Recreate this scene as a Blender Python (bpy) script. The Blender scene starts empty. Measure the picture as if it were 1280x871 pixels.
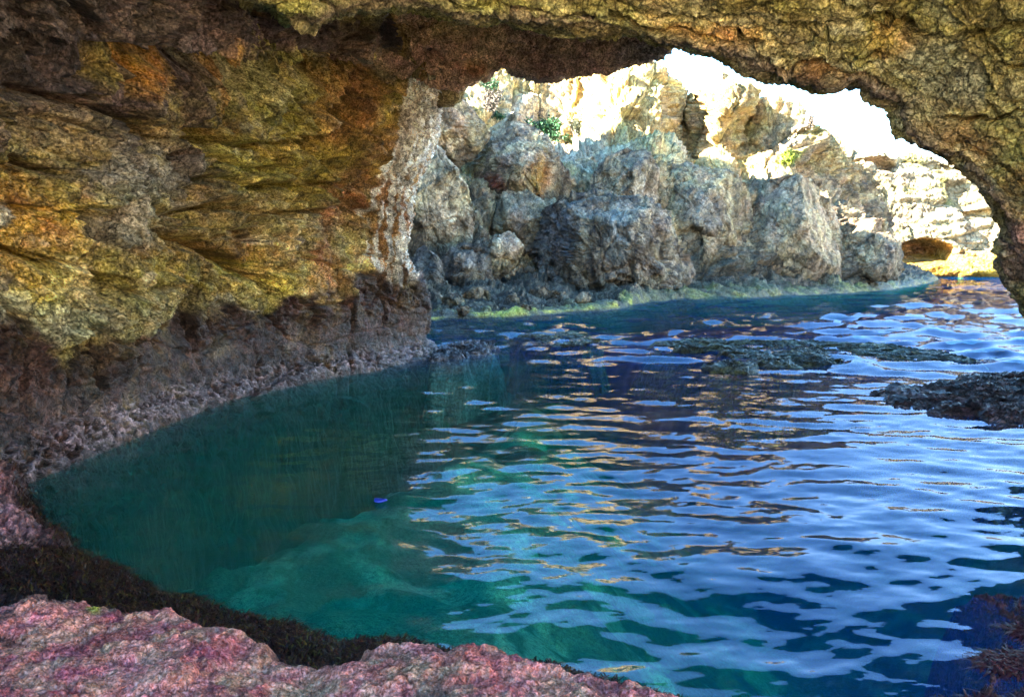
import bpy, math, random
import numpy as np

# ------------------------------------------------------------------ camera, sky, sun, exposure
scene = bpy.context.scene
COL = scene.collection
H = 2.2                       # eye height above the water
HFOV = 65.0
F = 640.0 / math.tan(math.radians(HFOV / 2))
PITCH = math.atan((435.5 - 325.0) / F)
cam_d = bpy.data.cameras.new('camera')
cam_d.sensor_fit = 'HORIZONTAL'
cam_d.angle = math.radians(HFOV)
cam_d.clip_start = 0.05
cam_d.clip_end = 6000
cam = bpy.data.objects.new('camera', cam_d)
COL.objects.link(cam)
cam.location = (0, 0, H)
cam.rotation_euler = (math.pi / 2 - PITCH, 0, 0)
scene.camera = cam

SUN = np.array([-0.80, -0.42, 0.52]); SUN /= np.linalg.norm(SUN)
SUN_EL = math.asin(SUN[2])
SUN_ROT = math.atan2(SUN[0], SUN[1])
world = bpy.data.worlds.new('World')
scene.world = world
world.use_nodes = True
wn = world.node_tree.nodes; wl = world.node_tree.links
wn.clear()
sky = wn.new('ShaderNodeTexSky'); sky.sky_type = 'NISHITA'; sky.sun_disc = False
sky.sun_elevation = SUN_EL; sky.sun_rotation = SUN_ROT
sky.air_density = 1.0; sky.dust_density = 0.0; sky.ozone_density = 4.0
bg = wn.new('ShaderNodeBackground'); bg.inputs['Strength'].default_value = 0.052
wo = wn.new('ShaderNodeOutputWorld')
hs = wn.new('ShaderNodeHueSaturation'); hs.inputs['Saturation'].default_value = 1.22
wl.new(sky.outputs[0], hs.inputs['Color']); tint = wn.new('ShaderNodeMix'); tint.data_type = 'RGBA'; tint.blend_type = 'MULTIPLY'; tint.inputs[0].default_value = 1.0
tint.inputs[7].default_value = (1.28, 0.99, 0.80, 1)          # the photograph's warm white balance
wl.new(hs.outputs[0], tint.inputs[6]); wl.new(tint.outputs[2], bg.inputs[0]); wl.new(bg.outputs[0], wo.inputs[0])

sun_d = bpy.data.lights.new('sun', 'SUN')
sun_d.energy = 3.6; sun_d.angle = math.radians(0.5); sun_d.color = (1.0, 0.88, 0.68)
sun = bpy.data.objects.new('sun', sun_d); COL.objects.link(sun)
from mathutils import Vector
sun.rotation_euler = Vector(tuple(SUN)).to_track_quat('Z', 'Y').to_euler()
sun.location = (-40, -30, 40)

scene.view_settings.view_transform = 'Standard'
scene.view_settings.look = 'None'
scene.view_settings.gamma = 1.0
scene.view_settings.exposure = 5.15
scene.render.engine = 'CYCLES'
scene.cycles.use_denoising = True
scene.cycles.max_bounces = 10
scene.cycles.diffuse_bounces = 5
scene.cycles.glossy_bounces = 4
scene.cycles.transmission_bounces = 6
scene.cycles.sample_clamp_indirect = 8.0

# ------------------------------------------------------------------ geometry helpers
cT, sT = math.cos(PITCH), math.sin(PITCH)
f32 = np.float32

def W(px, py, D):
    """world point seen at photograph position (px, py), D metres ahead of the camera"""
    a = (px - 640.0) / F; b = (435.5 - py) / F
    ry = cT + b * sT; rz = -sT + b * cT
    k = D / ry
    return np.array([a * k, D, H + rz * k])

def WZ(px, py, z=0.0):
    """world point seen at (px, py) on the level plane at height z"""
    a = (px - 640.0) / F; b = (435.5 - py) / F
    ry = cT + b * sT; rz = -sT + b * cT
    k = (z - H) / rz
    return np.array([a * k, ry * k, z])

def proj(P):
    P = np.asarray(P)
    d = P[..., 1] * cT - (P[..., 2] - H) * sT
    u = P[..., 1] * sT + (P[..., 2] - H) * cT
    d = np.where(d < 0.2, 0.2, d)
    return 640 + P[..., 0] / d * F, 435.5 - u / d * F

# ---- noise
_rng = np.random.default_rng(7)
_perm = np.concatenate([_rng.permutation(256)] * 3).astype(np.int32)
_g = _rng.normal(size=(256, 3)); _g /= np.linalg.norm(_g, axis=1)[:, None]; _g = (_g * 1.6).astype(f32)
_rnd = _rng.random((256, 8)).astype(f32)

def perlin(p):
    p = p.astype(f32)
    i = np.floor(p).astype(np.int32); f = p - i
    i &= 255
    u = f * f * f * (f * (f * 6 - 15) + 10)
    out = 0
    for dx in (0, 1):
        wx = u[:, 0] if dx else 1 - u[:, 0]
        hx = _perm[(i[:, 0] + dx) & 255]
        for dy in (0, 1):
            wy = u[:, 1] if dy else 1 - u[:, 1]
            hy = _perm[hx + ((i[:, 1] + dy) & 255)]
            for dz in (0, 1):
                wz = u[:, 2] if dz else 1 - u[:, 2]
                g = _g[_perm[hy + ((i[:, 2] + dz) & 255)]]
                d = g[:, 0] * (f[:, 0] - dx) + g[:, 1] * (f[:, 1] - dy) + g[:, 2] * (f[:, 2] - dz)
                out = out + wx * wy * wz * d
    return out

def fbm(p, octv=4, gain=0.5, lac=2.03, ridged=False):
    a = 1.0; s = 0; q = p.astype(f32)
    for k in range(octv):
        n = perlin(q)
        s = s + a * ((0.5 - np.abs(n)) * 2 - 0.5 if ridged else n)
        a *= gain; q = q * lac + 17.3 * (k + 1)
    return s

def worley(p):
    """F1, F2, random row of nearest cell, vector to its centre"""
    p = p.astype(f32)
    i = np.floor(p).astype(np.int32); f = p - i
    n = len(p)
    F1 = np.full(n, 9, f32); F2 = np.full(n, 9, f32)
    ID = np.zeros(n, np.int32); V = np.zeros((n, 3), f32)
    for dx in (-1, 0, 1):
        hx = _perm[(i[:, 0] + dx) & 255]
        for dy in (-1, 0, 1):
            hy = _perm[hx + ((i[:, 1] + dy) & 255)]
            for dz in (-1, 0, 1):
                h = _perm[hy + ((i[:, 2] + dz) & 255)]
                r = _rnd[h]
                v = np.stack([f[:, 0] - dx - r[:, 0], f[:, 1] - dy - r[:, 1], f[:, 2] - dz - r[:, 2]], 1)
                d = (v * v).sum(1)
                m = d < F1
                F2 = np.where(m, F1, np.minimum(F2, d))
                F1 = np.where(m, d, F1)
                ID = np.where(m, h, ID)
                V[m] = v[m]
    return np.sqrt(F1), np.sqrt(F2), _rnd[ID], V

def sstep(a, b, x):
    t = np.clip((x - a) / (b - a), 0, 1)
    return t * t * (3 - 2 * t)

def facets(p, size, tilt=0.7, step=0.5, crack=0.25, cw=0.10, warp=0.25, stretch=(1, 1, 1)):
    """angular rock: every cell is a tilted chip, joints are cut in.  returns height (in units of size) and cell randoms"""
    q = p / (np.asarray(stretch) * size)
    w = np.stack([perlin(q * 0.9 + 5), perlin(q * 0.9 + 31), perlin(q * 0.9 + 77)], 1) * warp
    F1, F2, r, v = worley(q + w)
    e = F2 - F1
    h = (r[:, 3] - 0.5) * step + ((r[:, 4:7] - 0.5) * v).sum(1) * tilt * 2
    h = h - crack * (1 - sstep(0, cw, e))
    return h, r, e

def catmull(G, ns, axis):
    """refine control grid along axis; ns = samples in each span"""
    G = np.moveaxis(G, axis, 0)
    n = len(G); out = []
    for k in range(n - 1):
        p1, p2 = G[k], G[k + 1]
        p0 = G[k - 1] if k > 0 else 2 * p1 - p2
        p3 = G[k + 2] if k + 2 < n else 2 * p2 - p1
        for t in np.arange(ns[k]) / ns[k]:
            out.append(0.5 * (2 * p1 + (p2 - p0) * t + (2 * p0 - 5 * p1 + 4 * p2 - p3) * t * t
                              + (3 * p1 - p0 - 3 * p2 + p3) * t ** 3))
    out.append(G[-1])
    return np.moveaxis(np.array(out), 0, axis)

def span_counts(G, axis, px_step, far=8.0):
    X, Y = proj(G)
    X = np.moveaxis(X, axis, 0); Y = np.moveaxis(Y, axis, 0)
    ns = []
    for k in range(len(X) - 1):
        xs = np.stack([X[k], X[k + 1]]); ys = np.stack([Y[k], Y[k + 1]])
        inside = (xs > -25) & (xs < 1305) & (ys > -25) & (ys < 900)
        L = np.hypot(X[k + 1] - X[k], Y[k + 1] - Y[k])
        on = inside.any(0)
        if on.any():
            n = np.minimum(L[on], 700).max() / px_step
        else:
            n = np.minimum(L, 500).max() / (px_step * far)
        ns.append(int(max(3, min(400, math.ceil(n)))))
    return ns

def loft(G, px_step=1.6, vcap=(), ucap=()):
    """dense surface through a control grid; vcap / ucap = (span, most samples) for spans nobody sees closely"""
    G = np.array(G, float)
    nv = span_counts(G, 0, px_step); nu = span_counts(G, 1, px_step)
    for k, c in vcap: nv[k] = min(nv[k], c)
    for k, c in ucap: nu[k] = min(nu[k], c)
    S = catmull(catmull(G, nv, 0), nu, 1)
    # control-space parameter of every vertex
    pv = np.concatenate([k + np.arange(n) / n for k, n in enumerate(nv)] + [[len(nv)]])
    pu = np.concatenate([k + np.arange(n) / n for k, n in enumerate(nu)] + [[len(nu)]])
    return S, pv, pu

def grid_normals(S, toward=None, closed=False):
    if closed:
        du = np.roll(S, -1, 1) - np.roll(S, 1, 1)
    else:
        du = np.gradient(S, axis=1)
    dv = np.gradient(S, axis=0)
    N = np.cross(du, dv)
    N /= (np.linalg.norm(N, axis=2, keepdims=True) + 1e-9)
    return N

def link(name, me, mat, parent=None, label=None, cat=None, group=None, kind=None):
    o = bpy.data.objects.new(name, me)
    COL.objects.link(o)
    if mat: me.materials.append(mat)
    if parent: o.parent = parent
    if label: o['label'] = label
    if cat: o['category'] = cat
    if group: o['group'] = group
    if kind: o['kind'] = kind
    return o

def mesh_from(name, V, faces, col=None, wet=None, smooth=True):
    """V (n,3); faces (m,4) or (m,3) int"""
    me = bpy.data.meshes.new(name)
    V = np.ascontiguousarray(V, f32); faces = np.ascontiguousarray(faces, np.int32)
    k = faces.shape[1]
    me.vertices.add(len(V)); me.vertices.foreach_set('co', V.ravel())
    me.loops.add(faces.size); me.loops.foreach_set('vertex_index', faces.ravel())
    me.polygons.add(len(faces))
    me.polygons.foreach_set('loop_start', np.arange(0, faces.size, k, dtype=np.int32))
    me.polygons.foreach_set('loop_total', np.full(len(faces), k, np.int32))
    me.polygons.foreach_set('use_smooth', np.full(len(faces), smooth))
    if col is not None:
        a = me.attributes.new('stain', 'FLOAT_COLOR', 'POINT')
        c = np.ones((len(V), 4), f32); c[:, :3] = np.clip(col, 0, 1)
        a.data.foreach_set('color', c.ravel())
    if wet is not None:
        a = me.attributes.new('wet', 'FLOAT', 'POINT')
        a.data.foreach_set('value', np.ascontiguousarray(wet, f32))
    me.update(calc_edges=True)
    me.validate()
    return me

def grid_faces(nr, nc, closed=False, flip=False):
    r = np.arange(nr - 1)[:, None]; c = np.arange(nc if closed else nc - 1)[None, :]
    c2 = (c + 1) % nc
    a = r * nc + c; b = r * nc + c2; d = (r + 1) * nc + c; e = (r + 1) * nc + c2
    Fq = np.stack([a, b, e, d] if not flip else [a, d, e, b], -1).reshape(-1, 4)
    return Fq

def paint(base, X, Y, P, zones, edge=0.55, nscale=1.0, seed=0.0):
    """lay colour patches (mineral stains, some painted shade) over base colour; zones: (x, y, rx, ry, angle, colour, strength)"""
    C = base.copy()
    n1 = fbm(P * (1.1 * nscale) + seed, 4, 0.6)
    n2 = fbm(P * (4.5 * nscale) + seed + 9, 3, 0.6)
    nn = n1 * 0.75 + n2 * 0.45
    for (x, y, rx, ry, ang, c, s) in zones:
        ca, sa = math.cos(math.radians(ang)), math.sin(math.radians(ang))
        dx = X - x; dy = Y - y
        d = np.sqrt(((dx * ca + dy * sa) / rx) ** 2 + ((-dx * sa + dy * ca) / ry) ** 2)
        w = (1 - sstep(1 - edge, 1 + edge, d + nn * 0.6)) * s
        C = C * (1 - w[:, None]) + np.asarray(c)[None, :] * w[:, None]
    return C

# albedos
YEL = (.64, .47, .07); OLI = (.38, .34, .06); RUST = (.44, .17, .035); ORA = (.58, .28, .04)
PUR = (.11, .072, .080); GRY = (.50, .47, .38); BRN = (.28, .20, .075); DRK = (.07, .05, .045)
WHT = (.90, .83, .72); RED = (.34, .08, .03); TAN = (.62, .46, .20); LIM = (.34, .36, .08)

# ------------------------------------------------------------------ materials
def new_mat(name):
    m = bpy.data.materials.new(name); m.use_nodes = True
    nt = m.node_tree; nt.nodes.clear()
    return m, nt

def rock_material(name, scale=1.0, bump=0.6, speck=0.6, rough=0.85, joint=0.5, grain=None):
    """stain attribute x grain, with fine joints darkened in the colour; all in object space"""
    m, nt = new_mat(name)
    N = nt.nodes.new; L = nt.links.new
    def noise(sc, det, ro):
        t = N('ShaderNodeTexNoise'); t.inputs['Scale'].default_value = sc * scale
        t.inputs['Detail'].default_value = det; t.inputs['Roughness'].default_value = ro
        L(tc.outputs['Object'], t.inputs['Vector']); return t
    def rng(sock, f0, f1, t0, t1):
        r = N('ShaderNodeMapRange'); r.inputs['From Min'].default_value = f0; r.inputs['From Max'].default_value = f1
        r.inputs['To Min'].default_value = t0; r.inputs['To Max'].default_value = t1
        L(sock, r.inputs['Value']); return r.outputs[0]
    def math_(op, a, b, c=None):
        n = N('ShaderNodeMath'); n.operation = op
        for i, v in enumerate((a, b, c)):
            if v is None: continue
            if isinstance(v, (int, float)): n.inputs[i].default_value = v
            else: L(v, n.inputs[i])
        return n.outputs[0]
    out = N('ShaderNodeOutputMaterial'); b = N('ShaderNodeBsdfPrincipled')
    at = N('ShaderNodeAttribute'); at.attribute_name = 'stain'
    wt = N('ShaderNodeAttribute'); wt.attribute_name = 'wet'
    tc = N('ShaderNodeTexCoord')
    n1 = noise(7, 6, .65); n2 = noise(30, 3, .65); n3 = noise(2.2, 3, .5)
    wv = N('ShaderNodeVectorMath'); wv.operation = 'MULTIPLY_ADD'
    wv.inputs[1].default_value = (0.16 / scale,) * 3
    L(n1.outputs['Color'], wv.inputs[0]); L(tc.outputs['Object'], wv.inputs[2])
    def joints(sc, w):
        v = N('ShaderNodeTexVoronoi'); v.feature = 'DISTANCE_TO_EDGE'; v.inputs['Scale'].default_value = sc * scale
        L(wv.outputs[0], v.inputs['Vector']); return rng(v.outputs['Distance'], 0.0, w, 0.0, 1.0)
    j1 = joints(3.2, .035); j2 = joints(9.0, .08)
    g1 = rng(n1.outputs['Fac'], .35, .65, 1 - speck * .8, 1 + speck * .8)
    grain = speck if grain is None else grain
    g2 = rng(n2.outputs['Fac'], .36, .64, 1 - grain, 1 + grain)
    d1 = rng(j1, 0, 1, 1 - joint, 1.0); d2 = rng(j2, 0, 1, 1 - joint * .6, 1.0)  # joint darkening put into the colour; soft light leaves the cracks too flat
    g = math_('MULTIPLY', math_('MULTIPLY', g1, g2), math_('MULTIPLY', d1, d2))
    mx = N('ShaderNodeVectorMath'); mx.operation = 'SCALE'
    L(at.outputs['Color'], mx.inputs[0]); L(g, mx.inputs['Scale'])
    # slight hue drift so neighbouring grains differ
    hs = N('ShaderNodeHueSaturation'); L(mx.outputs[0], hs.inputs['Color'])
    L(rng(n3.outputs['Fac'], .3, .7, .48, .52), hs.inputs['Hue']); L(rng(n2.outputs['Fac'], .3, .7, 1.15, .85), hs.inputs['Saturation'])
    L(hs.outputs[0], b.inputs['Base Color'])
    h = math_('MULTIPLY_ADD', n2.outputs['Fac'], .35, n1.outputs['Fac'])
    h = math_('MULTIPLY_ADD', j1, .35, h); h = math_('MULTIPLY_ADD', j2, .16, h)
    bp = N('ShaderNodeBump'); bp.inputs['Strength'].default_value = bump; bp.inputs['Distance'].default_value = 0.09 / scale
    L(h, bp.inputs['Height']); L(bp.outputs[0], b.inputs['Normal'])
    L(rng(wt.outputs['Fac'], 0, 1, rough, .28), b.inputs['Roughness'])
    b.inputs['Specular IOR Level'].default_value = 0.4
    L(b.outputs[0], out.inputs[0])
    return m

M_CAVE = rock_material('cave_rock', 1.0, 1.0, 0.6)
M_LEDGE = rock_material('ledge_rock', 2.2, 0.9, 0.45, joint=.25)
M_OUT = rock_material('weathered_limestone', 0.36, 1.0, 0.50, joint=.4, grain=.22)
M_FAR = rock_material('far_limestone', 0.10, 1.0, 0.3, joint=.5)
M_REEF = rock_material('reef_rock', 0.6, 1.0, 0.6, joint=.3)

def simple_mat(name, col, rough=0.6, var=0.25, scale=8.0):
    m, nt = new_mat(name); N = nt.nodes.new; L = nt.links.new
    out = N('ShaderNodeOutputMaterial'); b = N('ShaderNodeBsdfPrincipled')
    n = N('ShaderNodeTexNoise'); n.inputs['Scale'].default_value = scale; n.inputs['Detail'].default_value = 4
    tc = N('ShaderNodeTexCoord'); L(tc.outputs['Object'], n.inputs['Vector'])
    mr = N('ShaderNodeMapRange'); mr.inputs['From Min'].default_value = .3; mr.inputs['From Max'].default_value = .7
    mr.inputs['To Min'].default_value = 1 - var; mr.inputs['To Max'].default_value = 1 + var
    L(n.outputs['Fac'], mr.inputs['Value'])
    s = N('ShaderNodeVectorMath'); s.operation = 'SCALE'; s.inputs[0].default_value = col
    L(mr.outputs[0], s.inputs['Scale']); L(s.outputs[0], b.inputs['Base Color'])
    b.inputs['Roughness'].default_value = rough
    L(b.outputs[0], out.inputs[0])
    return m

def water_material():
    m, nt = new_mat('sea_water'); N = nt.nodes.new; L = nt.links.new
    out = N('ShaderNodeOutputMaterial')
    tc = N('ShaderNodeTexCoord')
    mp = N('ShaderNodeMapping'); mp.inputs['Scale'].default_value = (1, 1.6, 1)
    L(tc.outputs['Object'], mp.inputs['Vector'])
    n = N('ShaderNodeTexNoise'); n.inputs['Scale'].default_value = 5.5; n.inputs['Detail'].default_value = 2
    L(mp.outputs[0], n.inputs['Vector'])
    bp = N('ShaderNodeBump'); bp.inputs['Strength'].default_value = 0.04; bp.inputs['Distance'].default_value = 0.05
    L(n.outputs['Fac'], bp.inputs['Height'])
    gl = N('ShaderNodeBsdfGlossy'); gl.inputs['Roughness'].default_value = 0.02; gl.inputs['Color'].default_value = (.70, .74, 1, 1)
    rf = N('ShaderNodeBsdfTransparent'); rf.inputs['Color'].default_value = (.9, 1, 1, 1)
    df = N('ShaderNodeBsdfDiffuse'); body = N('ShaderNodeAttribute'); body.attribute_name = 'stain'; L(body.outputs['Color'], df.inputs['Color'])
    mx1 = N('ShaderNodeMixShader'); mx1.inputs[0].default_value = 0.24
    L(rf.outputs[0], mx1.inputs[1]); L(df.outputs[0], mx1.inputs[2])
    fr = N('ShaderNodeFresnel'); fr.inputs['IOR'].default_value = 1.20
    # the glare is cut as through a polarising filter: F * 1.5 / (1 + F / 0.12)
    p1 = N('ShaderNodeMath'); p1.operation = 'MULTIPLY_ADD'; p1.inputs[1].default_value = 1 / .12; p1.inputs[2].default_value = 1.0; L(fr.outputs[0], p1.inputs[0])
    p2 = N('ShaderNodeMath'); p2.operation = 'DIVIDE'; L(fr.outputs[0], p2.inputs[0]); L(p1.outputs[0], p2.inputs[1])
    p3 = N('ShaderNodeMath'); p3.operation = 'MULTIPLY'; p3.inputs[1].default_value = 1.5; L(p2.outputs[0], p3.inputs[0])
    mx = N('ShaderNodeMixShader'); L(p3.outputs[0], mx.inputs[0])
    L(mx1.outputs[0], mx.inputs[1]); L(gl.outputs[0], mx.inputs[2])
    for s in (gl, df): L(bp.outputs[0], s.inputs['Normal'])
    L(bp.outputs[0], fr.inputs['Normal'])
    L(mx.outputs[0], out.inputs['Surface'])
    va = N('ShaderNodeVolumeAbsorption'); va.inputs['Color'].default_value = (0.02, 0.85, 0.78, 1); va.inputs['Density'].default_value = 0.40
    L(va.outputs[0], out.inputs['Volume'])
    return m
M_WATER = water_material()

# ------------------------------------------------------------------ the cave: left wall
def rock_rough(P, big=0.35, mid=0.22, small=0.05, s=1.0, seed=0.0, stretch=(1, 1, 1), crack=.22, warp=.35):
    """displacement (metres) along the normal and chip randoms.  s scales all sizes"""
    q = P + seed
    h = fbm(q / (2.4 * s), 3, 0.5) * big
    fa, ra, ea = facets(q, 1.15 * s, 0.55, 0.5, crack, 0.10, warp, stretch)
    fb, rb, eb = facets(q + 40, 0.36 * s, 0.6, 0.55, crack, 0.14, warp, stretch)
    h = h + fa * mid + fb * mid * 0.36
    h = h + fbm(q / (0.16 * s), 4, 0.62, ridged=True) * small
    return h, ra, rb, ea, eb

def carve(X, Y, P, lines, ppm, jit=5.0):
    """joints and undercuts at given places of a face: (points, half width, depth, undercut length, undercut depth), in face units"""
    jx = fbm(P * 2.3 + 71, 3, .6) * jit; jy = fbm(P * 2.3 + 43, 3, .6) * jit
    out = np.zeros(len(X)); vary = .65 + .5 * fbm(P * 1.3 + 11, 3)
    for pts, hw, dep, ul, ud in lines:
        best = np.full(len(X), 1e9); below = np.zeros(len(X))
        x_ = X + jx; y_ = Y + jy
        for (ax, ay), (bx, by) in zip(pts[:-1], pts[1:]):
            dx, dy = bx - ax, by - ay
            t = np.clip(((x_ - ax) * dx + (y_ - ay) * dy) / (dx * dx + dy * dy), 0, 1)
            vx = x_ - ax - t * dx; vy = y_ - ay - t * dy
            d = np.hypot(vx, vy); m = d < best
            best = np.where(m, d, best)
            below = np.where(m, (dx * vy - dy * vx) / math.hypot(dx, dy), below)
        w = 1 - sstep(hw * .35, hw, best)
        out -= dep * w * np.clip(vary, .3, 1.4)
        if ul:
            u = sstep(-hw * .3, hw * .5, below) * np.clip(1 - best / ul, 0, 1)
            out -= ud * u
    return out

# (py for each column), D for each column ; columns: -250, 0, 130, 260, e-140, e-55, e
def wrow(ys, e, Ds):
    pxs = [-250, -30, 130, 260, e - 140, e - 55, e]
    if not hasattr(ys, '__len__'): ys = [ys] * 7
    return [W(p, y, d) for p, y, d in zip(pxs, ys, Ds)]
R = []
R.append(wrow(-420, 560, [2.6, 4.0, 5.4, 7.0, 9.0, 11.0, 12.5]))
R.append(wrow(-160, 555, [3.2, 5.0, 6.6, 8.5, 10.7, 12.7, 14.2]))
R.append(wrow(-30, 550, [4.0, 6.0, 7.8, 10.0, 12.6, 14.4, 15.6]))
R.append(wrow(35, 548, [4.3, 6.4, 8.2, 10.3, 12.9, 14.8, 16.0]))
R.append(wrow([60, 60, 62, 68, 76, 74, 98], 546, [4.5, 6.6, 8.3, 10.4, 12.9, 15.0, 16.3]))
R.append(wrow([80, 80, 84, 84, 88, 90, 108], 546, [4.6, 6.9, 8.9, 11.6, 14.5, 16.0, 16.7]))
R.append(wrow(165, 534, [4.8, 7.0, 9.1, 12.2, 15.0, 16.4, 17.2]))
R.append(wrow([240, 240, 240, 240, 240, 240, 235], 506, [5.0, 7.2, 9.1, 12.0, 14.5, 16.2, 17.2]))
R.append(wrow([320, 320, 320, 318, 315, 312, 310], 498, [5.1, 7.4, 9.2, 11.8, 14.2, 16.3, 17.4]))
R.append(wrow([470, 455, 440, 405, 385, 375, 365], 528, [5.4, 7.75, 9.6, 12.4, 14.9, 16.9, 17.9]))
def base_row(z, push):
    pts = []
    for p, y in zip([-250, -30, 130, 260, 395, 482, 541], [720, 634, 566, 511, 476, 460, 447]):
        q = WZ(p, y, 0.0)
        q = q + np.array([push, 0 if p < 400 else -push * 0.7, 0]); q[2] = z
        pts.append(q)
    return pts
R.append(base_row(0.42, -0.30))
R.append(base_row(0.02, 0.0))
R.append(base_row(-0.7, 0.12))
R.append(base_row(-3.0, 0.3))
G = []
for row in R:
    z = row[0][2]
    left = [np.array([-6.4, -2.5, z]), np.array([-5.0, 0.5, z])]
    e = row[-1]
    out = [e + np.array([0.10, 0.9, 0]), e + np.array([-0.6, 2.2, 0]), e + np.array([-4.0, 4.0, 0])]
    G.append(left + row + out)
S, pv, pu = loft(G, 1.9, vcap=[(11, 24), (12, 14)], ucap=[(0, 8), (1, 12), (2, 24), (8, 30), (9, 16), (10, 8)])
nr, nc = S.shape[:2]
Nn = grid_normals(S)
if Nn[nr // 2, nc // 3, 0] < 0: Nn = -Nn
P0 = S.reshape(-1, 3)
X0, Y0 = proj(P0)
PV = np.repeat(pv, nc); PU = np.tile(pu, nr)
h, ra, rb, ea, eb = rock_rough(P0, 0.34, 0.46, 0.06, 1.0, 3.0, (1.0, 1.4, 0.75), .40, .22)
fd, rd, ed = facets(P0 + 55, .13, .6, .5, .4, .16, .3, (1, 1.4, .8))
h = h + fd * .05
low = sstep(8.8, 9.6, PV)                          # wave-worn foot of the wall
under = sstep(10.4, 11.2, PV)
flow = sstep(7.15, 7.42, PU) * (1 - sstep(8.3, 9.4, PV)) * sstep(4.5, 5.3, PV)   # pale flowstone on the corner
strat = facets(P0 + 90, 0.42, 0.9, 0.9, 0.3, 0.12, 0.4, (1.3, 1.7, 0.42))[0]
zone_strat = np.exp(-(((X0 - 345) / 110) ** 2 + ((Y0 - 255) / 55) ** 2))
hh = h * (1 - 0.72 * low) * (1 - 0.7 * flow) + strat * 0.34 * zone_strat
# vertical ribs of flowstone
ribs = fbm(np.stack([P0[:, 0] * 9, P0[:, 1] * 9, P0[:, 2] * 0.9], 1), 4, 0.6, ridged=True)
hh = hh + flow * ribs * 0.07
# frilly growth at the water line
frill = fbm(P0 * 7.0 + 3, 4, 0.65, ridged=True)
fr_w = np.exp(-((PV - 10.45) / 0.45) ** 2)
hh = hh + frill * 0.055 * fr_w
hh = hh + carve(X0, Y0, P0, [
    ([(90, 345), (100, 372), (112, 402), (119, 436), (121, 480)], 4.5, .30, 0, 0),
    ([(262, 166), (300, 172), (340, 182), (380, 180), (412, 168), (432, 140), (446, 108)], 6, .45, 34, .35),
    ([(270, 186), (310, 200), (345, 211), (372, 203)], 5, .35, 16, .2),
    ([(245, 222), (290, 220), (335, 232), (420, 228)], 4, .30, 14, .22),
    ([(230, 262), (275, 255), (340, 266), (400, 262)], 4, .28, 14, .2),
    ([(210, 290), (262, 300), (300, 326), (335, 346)], 5, .32, 22, .3),
    ([(180, 66), (250, 70), (330, 80), (400, 82), (470, 74)], 6, .40, 30, .5),
    ([(60, 118), (110, 128), (150, 120)], 4, .3, 14, .2), ([(100, 135), (130, 130), (170, 142), (196, 160)], 4, .3, 14, .25),
    ([(0, 320), (40, 322), (88, 342)], 4, .25, 12, .18), ([(100, 262), (125, 262), (140, 285)], 4, .25, 10, .15),
    ([(230, 95), (236, 150), (228, 205)], 5, .3, 0, 0), ([(262, 95), (256, 160)], 4, .25, 0, 0),
    ([(285, 120), (290, 150)], 2.5, .10, 0, 0), ([(335, 98), (333, 150)], 2.5, .10, 0, 0), ([(270, 125), (330, 106), (372, 108), (400, 98)], 2.5, .12, 0, 0), ([(330, 150), (370, 142), (392, 140)], 2.5, .12, 8, .08),
    ([(20, 165), (30, 190), (28, 215)], 4, .3, 0, 0), ([(50, 200), (95, 215), (120, 205)], 4, .25, 12, .2),
], 0) * 2.2 * (1 - .8 * flow)
S2 = P0 + Nn.reshape(-1, 3) * hh[:, None]

base = np.empty((len(P0), 3))
t = fbm(P0 * 0.9 + 50, 4, 0.6)
c_a = np.array(TAN); c_b = np.array(YEL); c_c = np.array(OLI); c_d = np.array(BRN)
w1 = sstep(-0.25, 0.35, t)[:, None]
base = c_d * (1 - w1) + (c_a * 0.55 + c_b * 0.45) * w1
pick = (ra[:, 5] > 0.62)[:, None]
base = np.where(pick, base * 0.6 + np.array(OLI) * 0.4, base)
pick = (rb[:, 5] > 0.80)[:, None]
base = np.where(pick, base * 0.65 + np.array(ORA) * 0.35, base)
pick = (rb[:, 6] > 0.83)[:, None]
base = np.where(pick, base * 0.4 + np.array(GRY) * 0.6, base)
zones = [
    (130, 60, 330, 130, 0, PUR, .88), (40, 60, 90, 90, 0, DRK, .75), (420, 45, 190, 32, 0, PUR, .85), (190, 150, 110, 110, 0, PUR, .6),  # upper-left purple and dark patches: darker rock plus painted roof shade
    (350, 120, 80, 50, 0, OLI, .85), (330, 108, 60, 22, 0, GRY, .30), (350, 215, 80, 30, 8, (.34, .30, .05), .8), (330, 260, 110, 35, 12, BRN, .7),
    (445, 170, 55, 95, 12, (.30, .165, .05), .9), (400, 215, 40, 50, 0, (.36, .27, .05), .8), (435, 265, 26, 26, 20, RED, .85),
    (203, 92, 22, 26, 30, ORA, .9), (150, 92, 18, 22, 0, (.28, .20, .04), .8), (283, 110, 14, 50, 5, RUST, .7), (215, 150, 26, 30, 0, (.30, .20, .05), .7),
    (40, 290, 70, 60, 10, ORA, .75), (30, 280, 14, 12, 0, GRY, .9), (110, 270, 22, 16, 0, YEL, .8), (300, 320, 60, 22, 8, ORA, .9), (330, 350, 80, 25, 5, YEL, .8),
    (170, 225, 50, 42, 0, GRY, .65), (170, 285, 34, 28, 0, GRY, .6), (90, 170, 60, 34, 0, TAN, .5), (100, 360, 130, 50, 0, YEL, .5), (180, 400, 90, 34, 0, (.50, .42, .20), .7),
    (50, 385, 40, 16, 0, (.42, .33, .04), .9), (75, 410, 60, 26, 0, (.36, .36, .22), .7), (10, 400, 30, 40, 0, GRY, .6), (250, 300, 90, 40, 25, BRN, .5),
    (395, 320, 60, 50, -50, TAN, .5), (405, 335, 26, 34, 0, RUST, .7), (470, 320, 30, 40, -40, TAN, .5),
]
C = paint(base, X0, Y0, P0, zones, 0.5, 1.0, 2.0)
fl = sstep(0.38, 0.56, flow + 0.16 * ribs)[:, None]
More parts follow.
